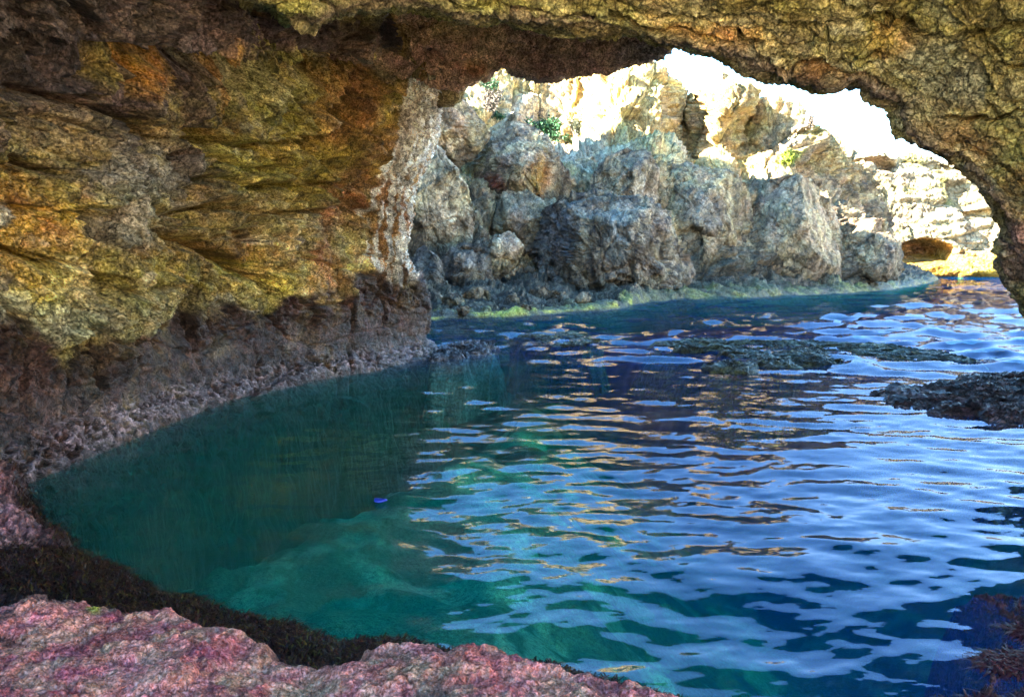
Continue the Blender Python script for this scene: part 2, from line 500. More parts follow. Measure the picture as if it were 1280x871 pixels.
streak = fbm(np.stack([P0[:, 0] * 6, P0[:, 1] * 6, P0[:, 2] * 0.5], 1) + 8, 3, 0.6)
cf = np.array(WHT) * (1 - sstep(0.0, 0.5, streak)[:, None]) + np.array([.55, .46, .36]) * sstep(0.0, 0.5, streak)[:, None]
orange = (sstep(180, 240, Y0) * sstep(0.0, 0.25, streak))[:, None]
cf = cf * (1 - orange) + np.array([.42, .22, .07]) * orange
C = C * (1 - fl) + cf * fl
# dark wet foot of the wall; its upper edge is ragged
rag = fbm(P0 * 0.8 + 70, 4, 0.6)
lowc = sstep(8.65, 8.95, PV + rag * 0.5 + 0.35 * sstep(380, 520, X0))[:, None]
foot = np.array([.080, .038, .025]) * (1 + 0.6 * fbm(P0 * 3.0, 3)[:, None]) + np.array([.05, .035, .008]) * sstep(0, .5, fbm(P0 * 1.5 + 20, 3))[:, None]
C = C * (1 - lowc) + foot * lowc
fringe = (np.exp(-((PV - 10.55) / 0.5) ** 2) * sstep(-.2, .5, frill))[:, None] * 0.9
C = C * (1 - fringe) + np.array([.40, .29, .31]) * fringe
subm = sstep(11.0, 11.3, PV)[:, None]
C = C * (1 - subm) + np.array([.05, .035, .03]) * subm
chip = (0.72 + 0.5 * ra[:, 7]) * (0.62 + 0.7 * rb[:, 7]) * (.72 + .5 * rd[:, 7]) * 1.06
C = C * chip[:, None]
wet = np.clip(sstep(9.7, 10.3, PV) * .5 + lowc[:, 0] * 0.55 + 0.3 * sstep(0.1, .5, rag), 0, 1)
flipf = False
me = mesh_from('cave_wall', S2, grid_faces(nr, nc), C, wet)
cave_wall = link('cave_wall', me, M_CAVE, label='ochre and olive cave wall with a dark wet foot rising left of the pool', kind='structure')

# ------------------------------------------------------------------ rear band of the roof (dark brown lintel beyond the pool)
cols = [(330, 62), (420, 70), (500, 92), (545, 112), (580, 112), (610, 96), (650, 88), (680, 99), (715, 97), (750, 90), (790, 82), (815, 76), (835, 62), (870, 40), (940, 5)]
Ds = [15.5, 15.8, 16.2, 16.4, 16.4, 16.3, 16.2, 16.1, 16, 15.9, 15.8, 15.7, 15.6, 15.5, 15.4]
G = []
G.append([W(x, y, d) + np.array([0, 5.0, 4.5]) for (x, y), d in zip(cols, Ds)])
G.append([W(x, y, d) + np.array([0, 2.2, 0.9]) for (x, y), d in zip(cols, Ds)])
G.append([W(x, y - 3, d + .7) for (x, y), d in zip(cols, Ds)])
G.append([W(x, y, d) for (x, y), d in zip(cols, Ds)])
G.append([W(x, y - 22, d - .45) for (x, y), d in zip(cols, Ds)])
G.append([W(x, y - 60, d - .8) for (x, y), d in zip(cols, Ds)])
G.append([W(x, y - 140, d - 1.8) for (x, y), d in zip(cols, Ds)])
G.append([W(x, y - 340, d - 4.2) for (x, y), d in zip(cols, Ds)])
S, pv, pu = loft(G, 1.9, vcap=[(0, 6), (1, 10), (5, 30), (6, 8)]); nr, nc = S.shape[:2]
Nn = grid_normals(S)
if Nn[int(nr * .6), nc // 2, 1] > 0: Nn = -Nn
P0 = S.reshape(-1, 3); X0, Y0 = proj(P0)
h, ra, rb, ea, eb = rock_rough(P0, 0.16, 0.24, 0.05, 0.9, 31.0, (1.6, 1.2, 0.7))
h = h + carve(X0, Y0, P0, [([(535, 64), (556, 78), (592, 75), (618, 86), (645, 90)], 4, .3, 10, .2), ([(430, 10), (470, 20), (500, 34), (545, 28)], 4, .3, 10, .2), ([(500, 30), (505, 60), (540, 70)], 3, .2, 0, 0)], 0)
S2 = P0 + Nn.reshape(-1, 3) * h[:, None]
t = sstep(-.3, .4, fbm(P0 * .9 + 12, 4))[:, None]
base = np.array([.48, .29, .21]) * (1 - t) + np.array([.64, .42, .26]) * t
C = paint(base, X0, Y0, P0, [(590, 88, 24, 9, 0, RED, .7), (565, 35, 60, 22, 0, (.40, .27, .10), .7), (450, 28, 40, 24, 0, ORA, .6), (690, 50, 110, 30, 5, (.24, .16, .11), .5), (800, 66, 30, 14, 0, (.22, .20, .20), .7)], .5, 1.0, 5)
C *= (0.75 + .5 * rb[:, 7])[:, None]
me = mesh_from('cave_lintel', S2, grid_faces(nr, nc), C, np.zeros(len(P0)) + .1)
link('cave_lintel', me, M_CAVE, label='dark brown rock band spanning the cave mouth behind the near arch', kind='structure')

# ------------------------------------------------------------------ near arch: the yellow green roof that frames the opening on the right
lip = [(-120, -330, 6.0), (60, -160, 7.6), (230, -60, 8.8), (345, 2, 9.6), (392, 24, 9.8), (440, 6, 9.9), (520, 6, 10), (590, 24, 10.1), (640, 18, 10.2), (700, 36, 10.3), (765, 50, 10.4), (820, 54, 10.45),
       (870, 58, 10.5), (915, 66, 10.5), (960, 82, 10.5), (1005, 92, 10.5), (1040, 97, 10.45), (1062, 84, 10.4), (1090, 104, 10.35), (1115, 114, 10.3), (1140, 128, 10.25), (1146, 158, 10.2),
       (1165, 186, 10.1), (1200, 206, 10), (1232, 238, 9.9), (1256, 270, 9.8), (1263, 288, 9.75), (1253, 302, 9.7), (1262, 322, 9.6), (1282, 348, 9.5), (1320, 410, 9.3), (1390, 520, 9.1), (1470, 700, 8.8)]
cx, cy = 760, 360
G = [[] for _ in range(9)]
for (x, y, d) in lip:
    dx, dy = x - cx, y - cy
    if y > 250: dy *= 0.4
    n = math.hypot(dx, dy); dx /= n; dy /= n
    L0 = W(x, y, d)
    wo_ = np.array([dx, 0, -dy])
    G[0].append(L0 + wo_ * 3.6 + np.array([0, 3.0, 0]))
    G[1].append(L0 + wo_ * 1.3 + np.array([0, 1.7, 0]))
    G[2].append(L0 + wo_ * 0.25 + np.array([0, 0.75, 0]))
    G[3].append(L0)
    for k, (r, dd) in enumerate([(34, .30), (95, .85), (200, 1.8), (420, 3.6), (900, 6.3)]):
        G[4 + k].append(W(x + dx * r, y + dy * r, d * (1 - dd / 10.4)))
S, pv, pu = loft(G, 1.9, vcap=[(0, 6), (1, 10), (2, 16), (6, 50), (7, 10)]); nr, nc = S.shape[:2]
Nn = grid_normals(S)
if Nn[int(nr * .5), int(nc * .5), 1] > 0: Nn = -Nn
P0 = S.reshape(-1, 3); X0, Y0 = proj(P0)
# chips follow the curve of the arch: arc length along the lip, radial distance across
lipw = np.array(G[3]); arc = np.concatenate([[0], np.cumsum(np.linalg.norm(np.diff(lipw, axis=0), axis=1))])
sarc = np.interp(pu, np.arange(len(arc)), arc)
ring = np.array([np.array(g) for g in G]); mid = ring[:, 15]; rl = np.concatenate([[0], np.cumsum(np.linalg.norm(np.diff(mid, axis=0), axis=1))])
srad = np.interp(pv, np.arange(len(rl)), rl)
Q = np.stack([np.tile(sarc, nr), np.repeat(srad, nc), 0.3 * fbm(P0 * .6, 2)], 1)
h1, ra, rb, ea, eb = rock_rough(Q, 0.10, 0.17, 0.022, 0.62, 11.0, (2.0, 0.9, 1.0))
fc, rc, ec = facets(Q + 60, 0.16, 0.6, 0.5, 0.3, .16, .3, (1.3, 1, 1))
plates, rp, ep = facets(Q + 17, 1.1, 0.5, 0.7, 0.7, 0.055, 0.55, (2.6, 0.55, 1.0))
h = h1 + fc * 0.055 + plates * 0.16 + fbm(P0 / 2.2 + 9, 3) * 0.18
h = h + carve(X0, Y0, P0, [
    ([(1085, 24), (1110, 26), (1130, 38), (1150, 46), (1172, 44), (1190, 52), (1214, 50), (1240, 42), (1264, 38), (1300, 34)], 7, .8, 0, 0),
    ([(1205, 52), (1228, 58), (1246, 70), (1256, 86), (1280, 96)], 4.5, .35, 0, 0), ([(760, 22), (800, 34), (850, 36), (900, 52), (950, 58)], 4, .35, 0, 0), ([(640, 8), (700, 24), (740, 26)], 4, .3, 0, 0), ([(1050, 0), (1064, 10), (1090, 10), (1115, 14)], 4, .3, 0, 0),
    ([(960, 74), (985, 84), (1000, 76), (1030, 71), (1042, 62), (1062, 74), (1084, 88), (1100, 102)], 3.5, .28, 0, 0), ([(1030, 40), (1042, 62)], 3, .2, 0, 0),
    ([(1172, 128), (1178, 144), (1200, 150), (1220, 148), (1240, 156), (1258, 144), (1272, 150)], 4, .30, 14, .12), ([(1120, 66), (1150, 90), (1180, 106)], 2.5, .15, 0, 0),
    ([(760, 0), (790, 14), (815, 20), (850, 16), (872, 18), (895, 30), (922, 38), (926, 52), (942, 66), (960, 70)], 3.5, .25, 0, 0), ([(640, 12), (662, 16), (684, 18)], 3, .2, 0, 0),
    ([(860, 2), (900, 12), (950, 16), (1000, 30), (1032, 40)], 3, .22, 0, 0), ([(1256, 296), (1270, 300), (1290, 302)], 6, .5, 0, 0), ([(1060, 28), (1100, 38), (1140, 40)], 2.5, .14, 0, 0),
    ([(1190, 200), (1216, 190), (1236, 196)], 2.5, .14, 0, 0), ([(560, 0), (580, 10), (610, 6)], 3.5, .25, 0, 0), ([(400, 0), (420, 8)], 3.5, .25, 0, 0)], 0, 4.0) * 1.6
S2 = P0 + Nn.reshape(-1, 3) * h[:, None]
t = sstep(-.3, .4, fbm(P0 * 1.1 + 3, 4))[:, None]
base = np.array([.38, .32, .10]) * (1 - t) + np.array([.50, .42, .20]) * t
pk = (rb[:, 5] > .72)[:, None]; base = np.where(pk, base * .5 + np.array([.46, .44, .27]) * .5, base)
pk = (rb[:, 6] > .75)[:, None]; base = np.where(pk, base * .5 + np.array([.28, .25, .06]) * .5, base)
C = paint(base, X0, Y0, P0, [(870, 40, 70, 12, 8, ORA, .6), (1010, 82, 40, 10, 0, RUST, .5), (1230, 120, 60, 60, 0, (.48, .36, .12), .6), (1200, 185, 60, 26, 30, (.34, .20, .07), .7), (1270, 250, 30, 50, 0, (.30, .18, .06), .7),
     (1275, 320, 30, 40, 0, (.20, .09, .07), .8), (1180, 95, 60, 30, 20, (.30, .30, .20), .7), (1112, 55, 24, 14, 0, ORA, .5), (360, 10, 40, 16, 0, LIM, .5), (600, 10, 50, 16, 0, LIM, .5), (740, 20, 100, 20, 0, (.40, .36, .13), .5)], .5, 1.2, 4)
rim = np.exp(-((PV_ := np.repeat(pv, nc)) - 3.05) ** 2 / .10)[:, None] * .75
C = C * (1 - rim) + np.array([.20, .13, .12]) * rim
C *= ((0.62 + .62 * rc[:, 7]) * (.78 + .44 * rb[:, 7]))[:, None]
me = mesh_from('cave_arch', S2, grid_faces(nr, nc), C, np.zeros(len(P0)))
link('cave_arch', me, M_CAVE, label='yellow green cracked rock arch framing the cave mouth at top right', kind='structure')

# ------------------------------------------------------------------ headland: the rock mass the cave is cut into, and an unseen cliff on the left shaped to shade the bay
def hill_profile(path, name, label):
    G = []
    pts = np.array(path, float)
    for (x, y, w_, top) in path:
        G.append([np.array([x + w_ * k, y, z]) for k, z in
                  [(0.0, -3), (0.0, top * .45), (-.06, top * .8), (-.25, top), (-.7, top * 1.1), (-1.4, top * .9), (-1.7, -3)]])
    S, pv, pu = loft(G, 10)
    S = catmull(catmull(np.array(G), [14] * (len(G) - 1), 0), [10] * 6, 1)
    nr, nc = S.shape[:2]; Nn = grid_normals(S)
    if Nn[nr // 2, 8, 0] < 0: Nn = -Nn
    P0 = S.reshape(-1, 3)
    h, ra, rb, ea, eb = rock_rough(P0, 1.2, .9, .2, 4, 8)
    S2 = P0 + Nn.reshape(-1, 3) * h[:, None]
    C = np.full((len(P0), 3), .40) * np.array([1, .95, .82]) * (0.8 + .4 * ra[:, 3:4])
    me = mesh_from(name, S2, grid_faces(nr, nc), C, np.zeros(len(P0)))
    return link(name, me, M_OUT, label=label, kind='structure')
hill_profile([(-8, -6.5, 22, 9), (-8, -2, 22, 16), (-8.0, 6, 22, 23), (-8.5, 14, 20, 28), (-10, 22, 18, 30.5), (-10.5, 32, 18, 31), (-10.5, 38, 18, 30), (-10.5, 43, 18, 27.5), (-10, 47, 18, 24.5), (-10, 51, 18, 21.5), (-9.5, 58, 18, 19), (-9, 66, 18, 18), (-8, 78, 18, 16)],
             'headland', 'unseen limestone headland above and left of the cave, shaped to shade the bay')

# roof top over the arch, joining it to the headland
G = []
for y in (2, 4, 7, 10, 13, 16, 18):
    G.append([np.array([x, y + (0.8 * math.sin(x)), z]) for x, z in [(-10, 9), (-6, 8.3), (-2, 8.0), (2, 7.8), (6, 7.2), (10, 5.5), (13, 2), (14.5, -3)]])
S = catmull(catmull(np.array(G), [10] * 6, 0), [10] * 7, 1); nr, nc = S.shape[:2]
P0 = S.reshape(-1, 3); Nn = grid_normals(S).reshape(-1, 3); Nn[Nn[:, 2] < 0] *= -1
S2 = P0 + Nn * (np.abs(fbm(P0 / 2.5, 4)) * .6 + .1)[:, None]
me = mesh_from('cave_roof_top', S2, grid_faces(nr, nc), np.full((len(P0), 3), .36), np.zeros(len(P0)))
link('cave_roof_top', me, M_OUT, label='weathered top of the rock roof above the cave', kind='structure')

# ------------------------------------------------------------------ shore ledge in the foreground
shore = [(-420, 640), (-150, 650), (-20, 640), (30, 622), (52, 645), (62, 672), (85, 695), (135, 716), (190, 735), (235, 750), (290, 765), (345, 775), (392, 790), (440, 806), (478, 814), (520, 816), (560, 818),
         (600, 822), (660, 838), (740, 856), (830, 874), (900, 905), (980, 960), (1100, 1060), (1500, 1400)]
shw = np.array([WZ(x, y, 0)[:2] for x, y in shore])
pink = [(-420, 690), (-100, 745), (0, 768), (60, 764), (120, 766), (165, 772), (215, 770), (260, 790), (320, 805), (370, 820), (405, 826), (440, 822), (480, 818), (520, 815), (556, 820), (590, 814), (640, 832), (700, 845), (780, 856), (860, 868), (930, 900), (1010, 960), (1300, 1300)]
pkw = np.array([WZ(x, y - 6, 0.27)[:2] for x, y in pink])
def signed(poly, XY):
    """distance to an open polyline, positive on the landward side (the camera's side)"""
    best = np.full(len(XY), 1e9)
    for a, b in zip(poly[:-1], poly[1:]):
        ab = b - a; t = np.clip(((XY - a) @ ab) / (ab @ ab), 0, 1)
        v = XY - (a + t[:, None] * ab)
        best = np.minimum(best, np.hypot(v[:, 0], v[:, 1]))
    ring = np.concatenate([poly, [[poly[-1][0], -30], [-40, -30], [-40, poly[0][1]]]])
    inside = np.zeros(len(XY), bool)
    for a, b in zip(ring, np.roll(ring, -1, 0)):
        if a[1] == b[1]: continue
        cr = ((a[1] > XY[:, 1]) != (b[1] > XY[:, 1])) & (XY[:, 0] < (b[0] - a[0]) * (XY[:, 1] - a[1]) / (b[1] - a[1]) + a[0])
        inside ^= cr
    return np.where(inside, best, -best)
ys = np.concatenate([np.linspace(2600, 1000, 50)[:-1], np.linspace(1000, 575, 330)])
xs = np.concatenate([np.linspace(-1100, -40, 70)[:-1], np.linspace(-40, 960, 480), np.linspace(960, 1500, 40)[1:]])
XX, YY = np.meshgrid(xs, ys)
a = (XX - 640) / F; b = (435.5 - YY) / F
ry = cT + b * sT; rz = -sT + b * cT; k = (0.1 - H) / rz
P0 = np.stack([a * k, ry * k, np.zeros_like(k)], -1).reshape(-1, 3)
nr, nc = XX.shape
sd = signed(shw, P0[:, :2]); sp = signed(pkw, P0[:, :2])
P3 = P0.copy()
wob = fbm(P0 * 1.7, 4, .55)
sdn = sd + wob * .10; spn = sp + wob * .07
bench = np.interp(sdn, [-1.4, -.5, -.12, 0, .10, .5, 1.2, 2.5], [-2.6, -1.3, -.30, -.02, .06, .12, .15, .17])
rise = np.interp(spn, [-.12, 0, .10, .3, 1.0, 3.0], [0, .10, .18, .21, .24, .34])
z = bench + np.where(sdn > -.1, rise, 0)
fa, ra, ea = facets(P0 * np.array([1, 1, 1]) + 4, .55, .5, .4, .25, .12, .4)
fb, rb, eb = facets(P0 + 14, .17, .6, .5, .2, .16, .4)
pits = fbm(P0 * 9 + 2, 4, .62, ridged=True)
fine = fbm(P0 * 26 + 2, 3, .6)
onp = sstep(-.08, .12, spn); onl = sstep(-.05, .15, sdn)
z = z + onp * (fbm(P0 * 1.4 + 5, 3) * .07 + fa * .06 + fb * .034 + pits * .016 + fine * .006)
weed = fbm(np.stack([P0[:, 0] * 10, P0[:, 1] * 10, P0[:, 2]], 1), 4, .65, ridged=True)
z = z + (1 - onp) * onl * (weed * .028 + fa * .06 + fbm(P0 * 3, 3) * .05)
# humps of the dark rock at far left
Xp, Yp = XX.ravel(), YY.ravel()
for (hx, hy, rr, hh_) in [(20, 690, .55, .18), (-30, 640, .8, .22), (70, 735, .35, .12), (-150, 650, 1.0, .35)]:
    c0 = WZ(hx, hy, .1)
    d = np.hypot(P0[:, 0] - c0[0], P0[:, 1] - c0[1])
    z = z + onl * hh_ * np.exp(-(d / rr) ** 2) * (1 + .4 * fbm(P0 * 4, 3))
P3[:, 2] = z
# pink rock colour, dark weed band, grey left hummock
t = sstep(-.35, .35, fbm(P0 * 2.2 + 7, 4, .6))[:, None]; t2 = sstep(.0, .5, fbm(P0 * 6 + 9, 4, .65))[:, None]
pinkc = np.array([.45, .145, .118]) * (1 - t) + np.array([.63, .275, .19]) * t
pinkc = pinkc * np.array([1.12, .86, .86])
pinkc = pinkc * (1 - .45 * t2) + np.array([.62, .36, .21]) * .45 * t2
t3 = sstep(.35, .6, fbm(P0 * 1.3 + 21, 3))[:, None]
pinkc = pinkc * (1 - .7 * t3) + np.array([.20, .085, .07]) * .7 * t3
weedc = np.array([.05, .018, .012]) * (1 + .8 * fbm(P0 * 8, 3)[:, None])
left = (1 - sstep(.8, 2.0, np.hypot(P0[:, 0] - WZ(-20, 660)[0], (P0[:, 1] - WZ(-20, 660)[1]))) )[:, None]
lc = np.array([.25, .11, .105]) * (1 + 1.6 * sstep(-.1, .5, weed)[:, None])
C = weedc * (1 - onp[:, None]) + pinkc * onp[:, None]
lw = left * (1 - onp[:, None]) * sstep(.10, .4, sdn)[:, None]
C = C * (1 - lw) + lc * lw
C = paint(C, Xp, Yp, P0, [(122, 817, 9, 6, 0, (.50, .42, .03), .9), (640, 845, 40, 14, 0, (.45, .30, .30), .4)], .5, 2, 3)
for (gx, gy, gr) in [(395, 795, .07), (420, 800, .05), (365, 788, .05), (440, 812, .06)]:
    c0 = WZ(gx, gy, .1); d = np.hypot(P0[:, 0] - c0[0], P0[:, 1] - c0[1])
    w_ = (np.exp(-(d / gr) ** 2) * (weed > .1) * .8)[:, None]
    C = C * (1 - w_) + np.array([.30, .26, .02]) * w_
C *= (.8 + .4 * rb[:, 7:8])
wet = np.clip(1 - onp * .75, 0, 1)
me = mesh_from('shore_ledge', P3, grid_faces(nr, nc), C, wet)
link('shore_ledge', me, M_LEDGE, label='mauve pink rock ledge with dark wet weed rim at the near edge of the pool', kind='structure')

# wet seaweed fronds on the rim
def weed_material():
    m, nt = new_mat('wet_seaweed'); N = nt.nodes.new; L = nt.links.new
    out = N('ShaderNodeOutputMaterial'); b = N('ShaderNodeBsdfPrincipled'); at = N('ShaderNodeAttribute'); at.attribute_name = 'stain'
    L(at.outputs['Color'], b.inputs['Base Color']); b.inputs['Roughness'].default_value = .5; b.inputs['Specular IOR Level'].default_value = .25
    L(b.outputs[0], out.inputs[0]); return m
M_WEED = weed_material()
def fronds(name, base, n, cols, label, lmin=.04, lmax=.11, wid=.010, seed=1, toward=None):
    rg = np.random.default_rng(seed)
    p = base[rg.integers(0, len(base), n)]
    th = rg.random(n) * 2 * math.pi
    d = np.stack([np.cos(th), np.sin(th), np.zeros(n)], 1)
    if toward is not None: d = d + np.asarray(toward); d /= np.linalg.norm(d, axis=1)[:, None]
    q = np.stack([-d[:, 1], d[:, 0], np.zeros(n)], 1)
    ln = lmin + (lmax - lmin) * rg.random(n); V = []
    bend = rg.normal(size=n) * .5
    for k, (zz, ww) in enumerate([(-.01, .7), (.018, 1.0), (.024, .9), (.002, .25)]):
        u = (k / 3.0)
        c = p + d * (ln * u)[:, None] + q * (bend * ln * u * u)[:, None] + np.array([0, 0, 1]) * (zz * (.4 + rg.random(n)))[:, None]
        V += [c - q * wid * ww, c + q * wid * ww]
    V = np.stack(V, 1)                                  # n, 8, 3
    fc = np.array([[0, 1, 3, 2], [2, 3, 5, 4], [4, 5, 7, 6]])
    Fa = (np.arange(n)[:, None, None] * 8 + fc[None]).reshape(-1, 4)
    cc = np.asarray(cols)[rg.integers(0, len(cols), n)] * (.6 + .8 * rg.random((n, 1)))
    me = mesh_from(name, V.reshape(-1, 3), Fa, np.repeat(cc, 8, 0), smooth=True)
    return link(name, me, M_WEED, label=label, kind='stuff', cat='seaweed')
mask = ((left[:, 0] < .45) | (sdn < .22)) & (onp < .35) & (sdn > -.16) & (sdn < .75) & (Xp > -60) & (Xp < 900) & (Yp < 900)
fronds('seaweed', P3[mask], 24000, [(.040, .010, .008), (.028, .008, .007), (.055, .016, .009), (.030, .012, .013), (.045, .022, .010), (.08, .05, .010)], 'dark wet red brown seaweed along the rim of the pool', toward=(.25, .5, 0), wid=.0038, lmin=.03, lmax=.10)

# ------------------------------------------------------------------ unseen rock terrace added behind the camera to bounce sunlight into the cave
gx, gy = np.meshgrid(np.linspace(-14, 16, 90), np.linspace(.9, -26, 90))
P0 = np.stack([gx, gy, 0 * gx], -1).reshape(-1, 3)
P0[:, 2] = .25 + .03 * np.clip(-P0[:, 1], 0, 30) + fbm(P0 * .5, 4) * .2 + np.clip(P0[:, 0] - 8 + fbm(P0 * .3, 3), 0, 7) * 1.0 * sstep(-1.5, -4, P0[:, 1])  # bank on the right added to bounce sun onto the left wall
C = np.array([.66, .53, .33]) * (1 + .25 * fbm(P0 * .7, 4)[:, None])
me = mesh_from('bounce_terrace', P0, grid_faces(90, 90), C, np.zeros(len(P0)))
link('bounce_terrace', me, M_OUT, label='unseen tan rock terrace added behind the viewer to bounce sunlight into the cave', kind='structure')

# ------------------------------------------------------------------ seabed
ys = np.concatenate([[1300, 1150, 1050], np.linspace(980, 345, 260), [335, 330, 327, 326, 325.6]])
xs = np.concatenate([[-500, -300, -150], np.linspace(-60, 1340, 260), [1500, 1700, 1900]])
XX, YY = np.meshgrid(xs, ys); a = (XX - 640) / F; b = (435.5 - YY) / F
ry = cT + b * sT; rz = -sT + b * cT; k = -H / rz
P0 = np.stack([a * k, ry * k, 0 * k], -1).reshape(-1, 3)
D = P0[:, 1]
z = -np.interp(D, [3, 6, 10, 16, 25, 40, 200], [1.3, 1.5, 1.9, 2.2, 3.5, 5, 9])
right = sstep(-1.6, 5.5, P0[:, 0] - .05 * D)
z = z + np.clip(fbm(P0 * .45 + 3, 3, .5), -1, 1) * .45 * np.clip(D / 10, .4, 1) * (1 - .8 * right)
z = z - right * 4.0
P0[:, 2] = z
t = sstep(-.05, .38, fbm(P0 * np.array([1.0, .7, 1]) + 30, 4, .6))[:, None]
C = np.array([.24, .28, .20]) * (1 - t) + np.array([.80, .80, .62]) * t
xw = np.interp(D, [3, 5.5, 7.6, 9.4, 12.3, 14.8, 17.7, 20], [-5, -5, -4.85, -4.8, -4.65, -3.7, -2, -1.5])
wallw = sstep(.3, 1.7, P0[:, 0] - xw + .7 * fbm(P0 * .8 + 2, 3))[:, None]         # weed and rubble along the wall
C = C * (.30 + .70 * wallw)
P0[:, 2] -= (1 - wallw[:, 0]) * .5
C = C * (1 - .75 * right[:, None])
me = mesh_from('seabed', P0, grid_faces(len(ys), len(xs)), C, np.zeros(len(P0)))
link('seabed', me, M_LEDGE, label='pale stony seabed under the clear water', kind='structure')

# ------------------------------------------------------------------ water
yp = 325 + np.concatenate([np.linspace(620, 0.9, 520), [.5, .25, .1]])
xs = np.concatenate([np.linspace(-500, -20, 60)[:-1], np.linspace(-20, 1300, 560), np.linspace(1300, 1900, 40)[1:]])
XX, YY = np.meshgrid(xs, yp); a = (XX - 640) / F; b = (435.5 - YY) / F
ry = cT + b * sT; rz = -sT + b * cT; k = -H / rz
P0 = np.stack([a * k, ry * k, 0 * k], -1).reshape(-1, 3)
D = P0[:, 1]; x = P0[:, 0]
def wave(sx, sy, ang, seed):
    c, s = math.cos(ang), math.sin(ang)
    return perlin(np.stack([(x * c + D * s) / sx, (-x * s + D * c) / sy, np.full(len(x), seed)], 1))
swell = wave(2.6, 1.35, .12, 1.5)
wa = wave(.85, .50, .10, 3.3); wb = wave(.44, .28, -.25, 7.7); wc = wave(.22, .15, .4, 11.1)
outside = sstep(15, 22, D + .25 * x)
calm = .62 + .38 * sstep(-2.6, .8, x + .08 * D)
amp = calm * (1 + 1.6 * outside); near = np.interp(D, [3, 5, 8, 11], [.62, .75, .95, 1.0])
z = amp * ((swell * .026 + wa * .021) * near + wb * .0105 * np.sqrt(near) * (1 + .8 * wave(3.1, 2.2, .6, 41)) + wc * .0042 * (1 + 1.2 * wave(2.1, 1.7, .2, 45)) + wave(.13, .095, .1, 51) * .0012 * (1 - sstep(8, 13, D)))
z = z + outside * (wave(2.4, 1.3, .5, 21) * .13 + wave(5, 2.2, -.2, 25) * .12 + wave(1.1, .7, .2, 29) * .10)
z *= np.clip(1.1 - D / 160, .3, 1)
P0[:, 2] = z
# the water's own colour: green over the pale floor of the pool, blue over the deep
deep = np.maximum(sstep(-1.2, 2.2, x + .02 * D + .5 * fbm(P0 * .35 + 4, 3)), sstep(14, 19, D))[:, None]
C = np.array([.0, .25, .185]) * (1 - deep) + np.array([.001, .056, .25]) * deep
C = C * (1 - .62 * sstep(16, 26, D))[:, None]
me = mesh_from('sea_water', P0, grid_faces(len(yp), len(xs)), C)
wobj = link('sea_water', me, M_WATER, label='rippled sea water, teal in the pool and blue towards the open bay', kind='structure')

# ------------------------------------------------------------------ outer shore: cliff, far headland
def relief(name, cols, rows_fn, px_step, mat, rough, colour_fn, label, kind='structure', bulge=None):
    G = rows_fn(cols)
    S, pv, pu = loft(G, px_step, vcap=[(0, 5), (1, 6), (2, 10)]); nr, nc = S.shape[:2]
    Nn = grid_normals(S)
    m = int(nr * .45)
    if Nn[m, nc // 2, 1] > 0: Nn = -Nn
    P0 = S.reshape(-1, 3); X0, Y0 = proj(P0)
    if bulge is not None:
        P0 = P0 + np.stack([0 * X0, bulge(X0, Y0, P0), 0 * X0], 1)
    h, ra, rb, ea, eb = rock_rough(P0, *rough)
    S2 = P0 + Nn.reshape(-1, 3) * h[:, None]
    C = colour_fn(P0, X0, Y0, ra, rb)
    me = mesh_from(name, S2, grid_faces(nr, nc), C, np.zeros(len(P0)))
    return link(name, me, mat, label=label, kind=kind)

# columns: px, base y, base D, skyline y, skyline D
ccol = [(400, 385, 43, 40, 64), (470, 385, 43, 45, 64), (520, 380, 44, 60, 64), (560, 375, 44.5, 72, 64), (600, 370, 45, 84, 64), (640, 368, 46, 80, 66), (690, 366, 46.5, 92, 66), (725, 364, 47, 88, 65), (760, 362, 47.5, 84, 63), (800, 360, 48.5, 82, 63),
        (834, 358, 49.5, 92, 64), (846, 358, 50, 112, 68), (868, 356, 51, 130, 68), (886, 356, 51.5, 114, 64), (915, 354, 52.5, 116, 63), (926, 354, 53, 138, 65), (950, 353, 54, 142, 64.5), (985, 352, 55, 150, 64), (1005, 352, 56, 166, 65), (1030, 352, 57.5, 178, 67), (1060, 352, 60, 192, 71), (1090, 352, 63, 225, 76), (1115, 352, 66, 300, 80)]
def crow(cols):
    G = [[] for _ in range(9)]
    for (x, yb, db, yt, dt) in cols:
        G[0].append(W(x, yt, dt) + np.array([0, 30, 1.0]))
        G[1].append(W(x, yt, dt) + np.array([0, 8, .6]))
        G[2].append(W(x, yt, dt) + np.array([0, 1.5, .15]))
        for k, (fy, fd) in enumerate([(0, 1), (.15, .88), (.34, .74), (.46, .30), (.74, .10)]):
            G[3 + k].append(W(x, yt + (yb - yt) * fy, dt + (db - dt) * (1 - fd)))
        q = W(x, yb + 14, db - 1); G[8].append(q)
    return G
def cbulge(X, Y, P):
    b = np.zeros(len(X))
    # steep crag right of the scree gully
    b -= 2.2 * np.exp(-(((X - 795) / 42) ** 2 + ((Y - 135) / 55) ** 2) ** 2)
    b += 3.5 * np.exp(-(((X - 690) / 45) ** 2 + ((Y - 160) / 40) ** 2))
    b -= 2.5 * np.exp(-(((X - 900) / 30) ** 2 + ((Y - 130) / 20) ** 2) ** 2)
    b += 2.5 * np.exp(-(((X - 862) / 16) ** 2 + ((Y - 160) / 50) ** 2))
    b += 2.0 * np.exp(-(((X - 935) / 25) ** 2 + ((Y - 165) / 18) ** 2))
    b -= 2.5 * np.exp(-(((X - 1000) / 30) ** 2 + ((Y - 178) / 14) ** 2))
    b += 1.6 * np.exp(-((X - 722 - (Y - 110) * -.1) / 4) ** 2) * (Y < 135)
    return b
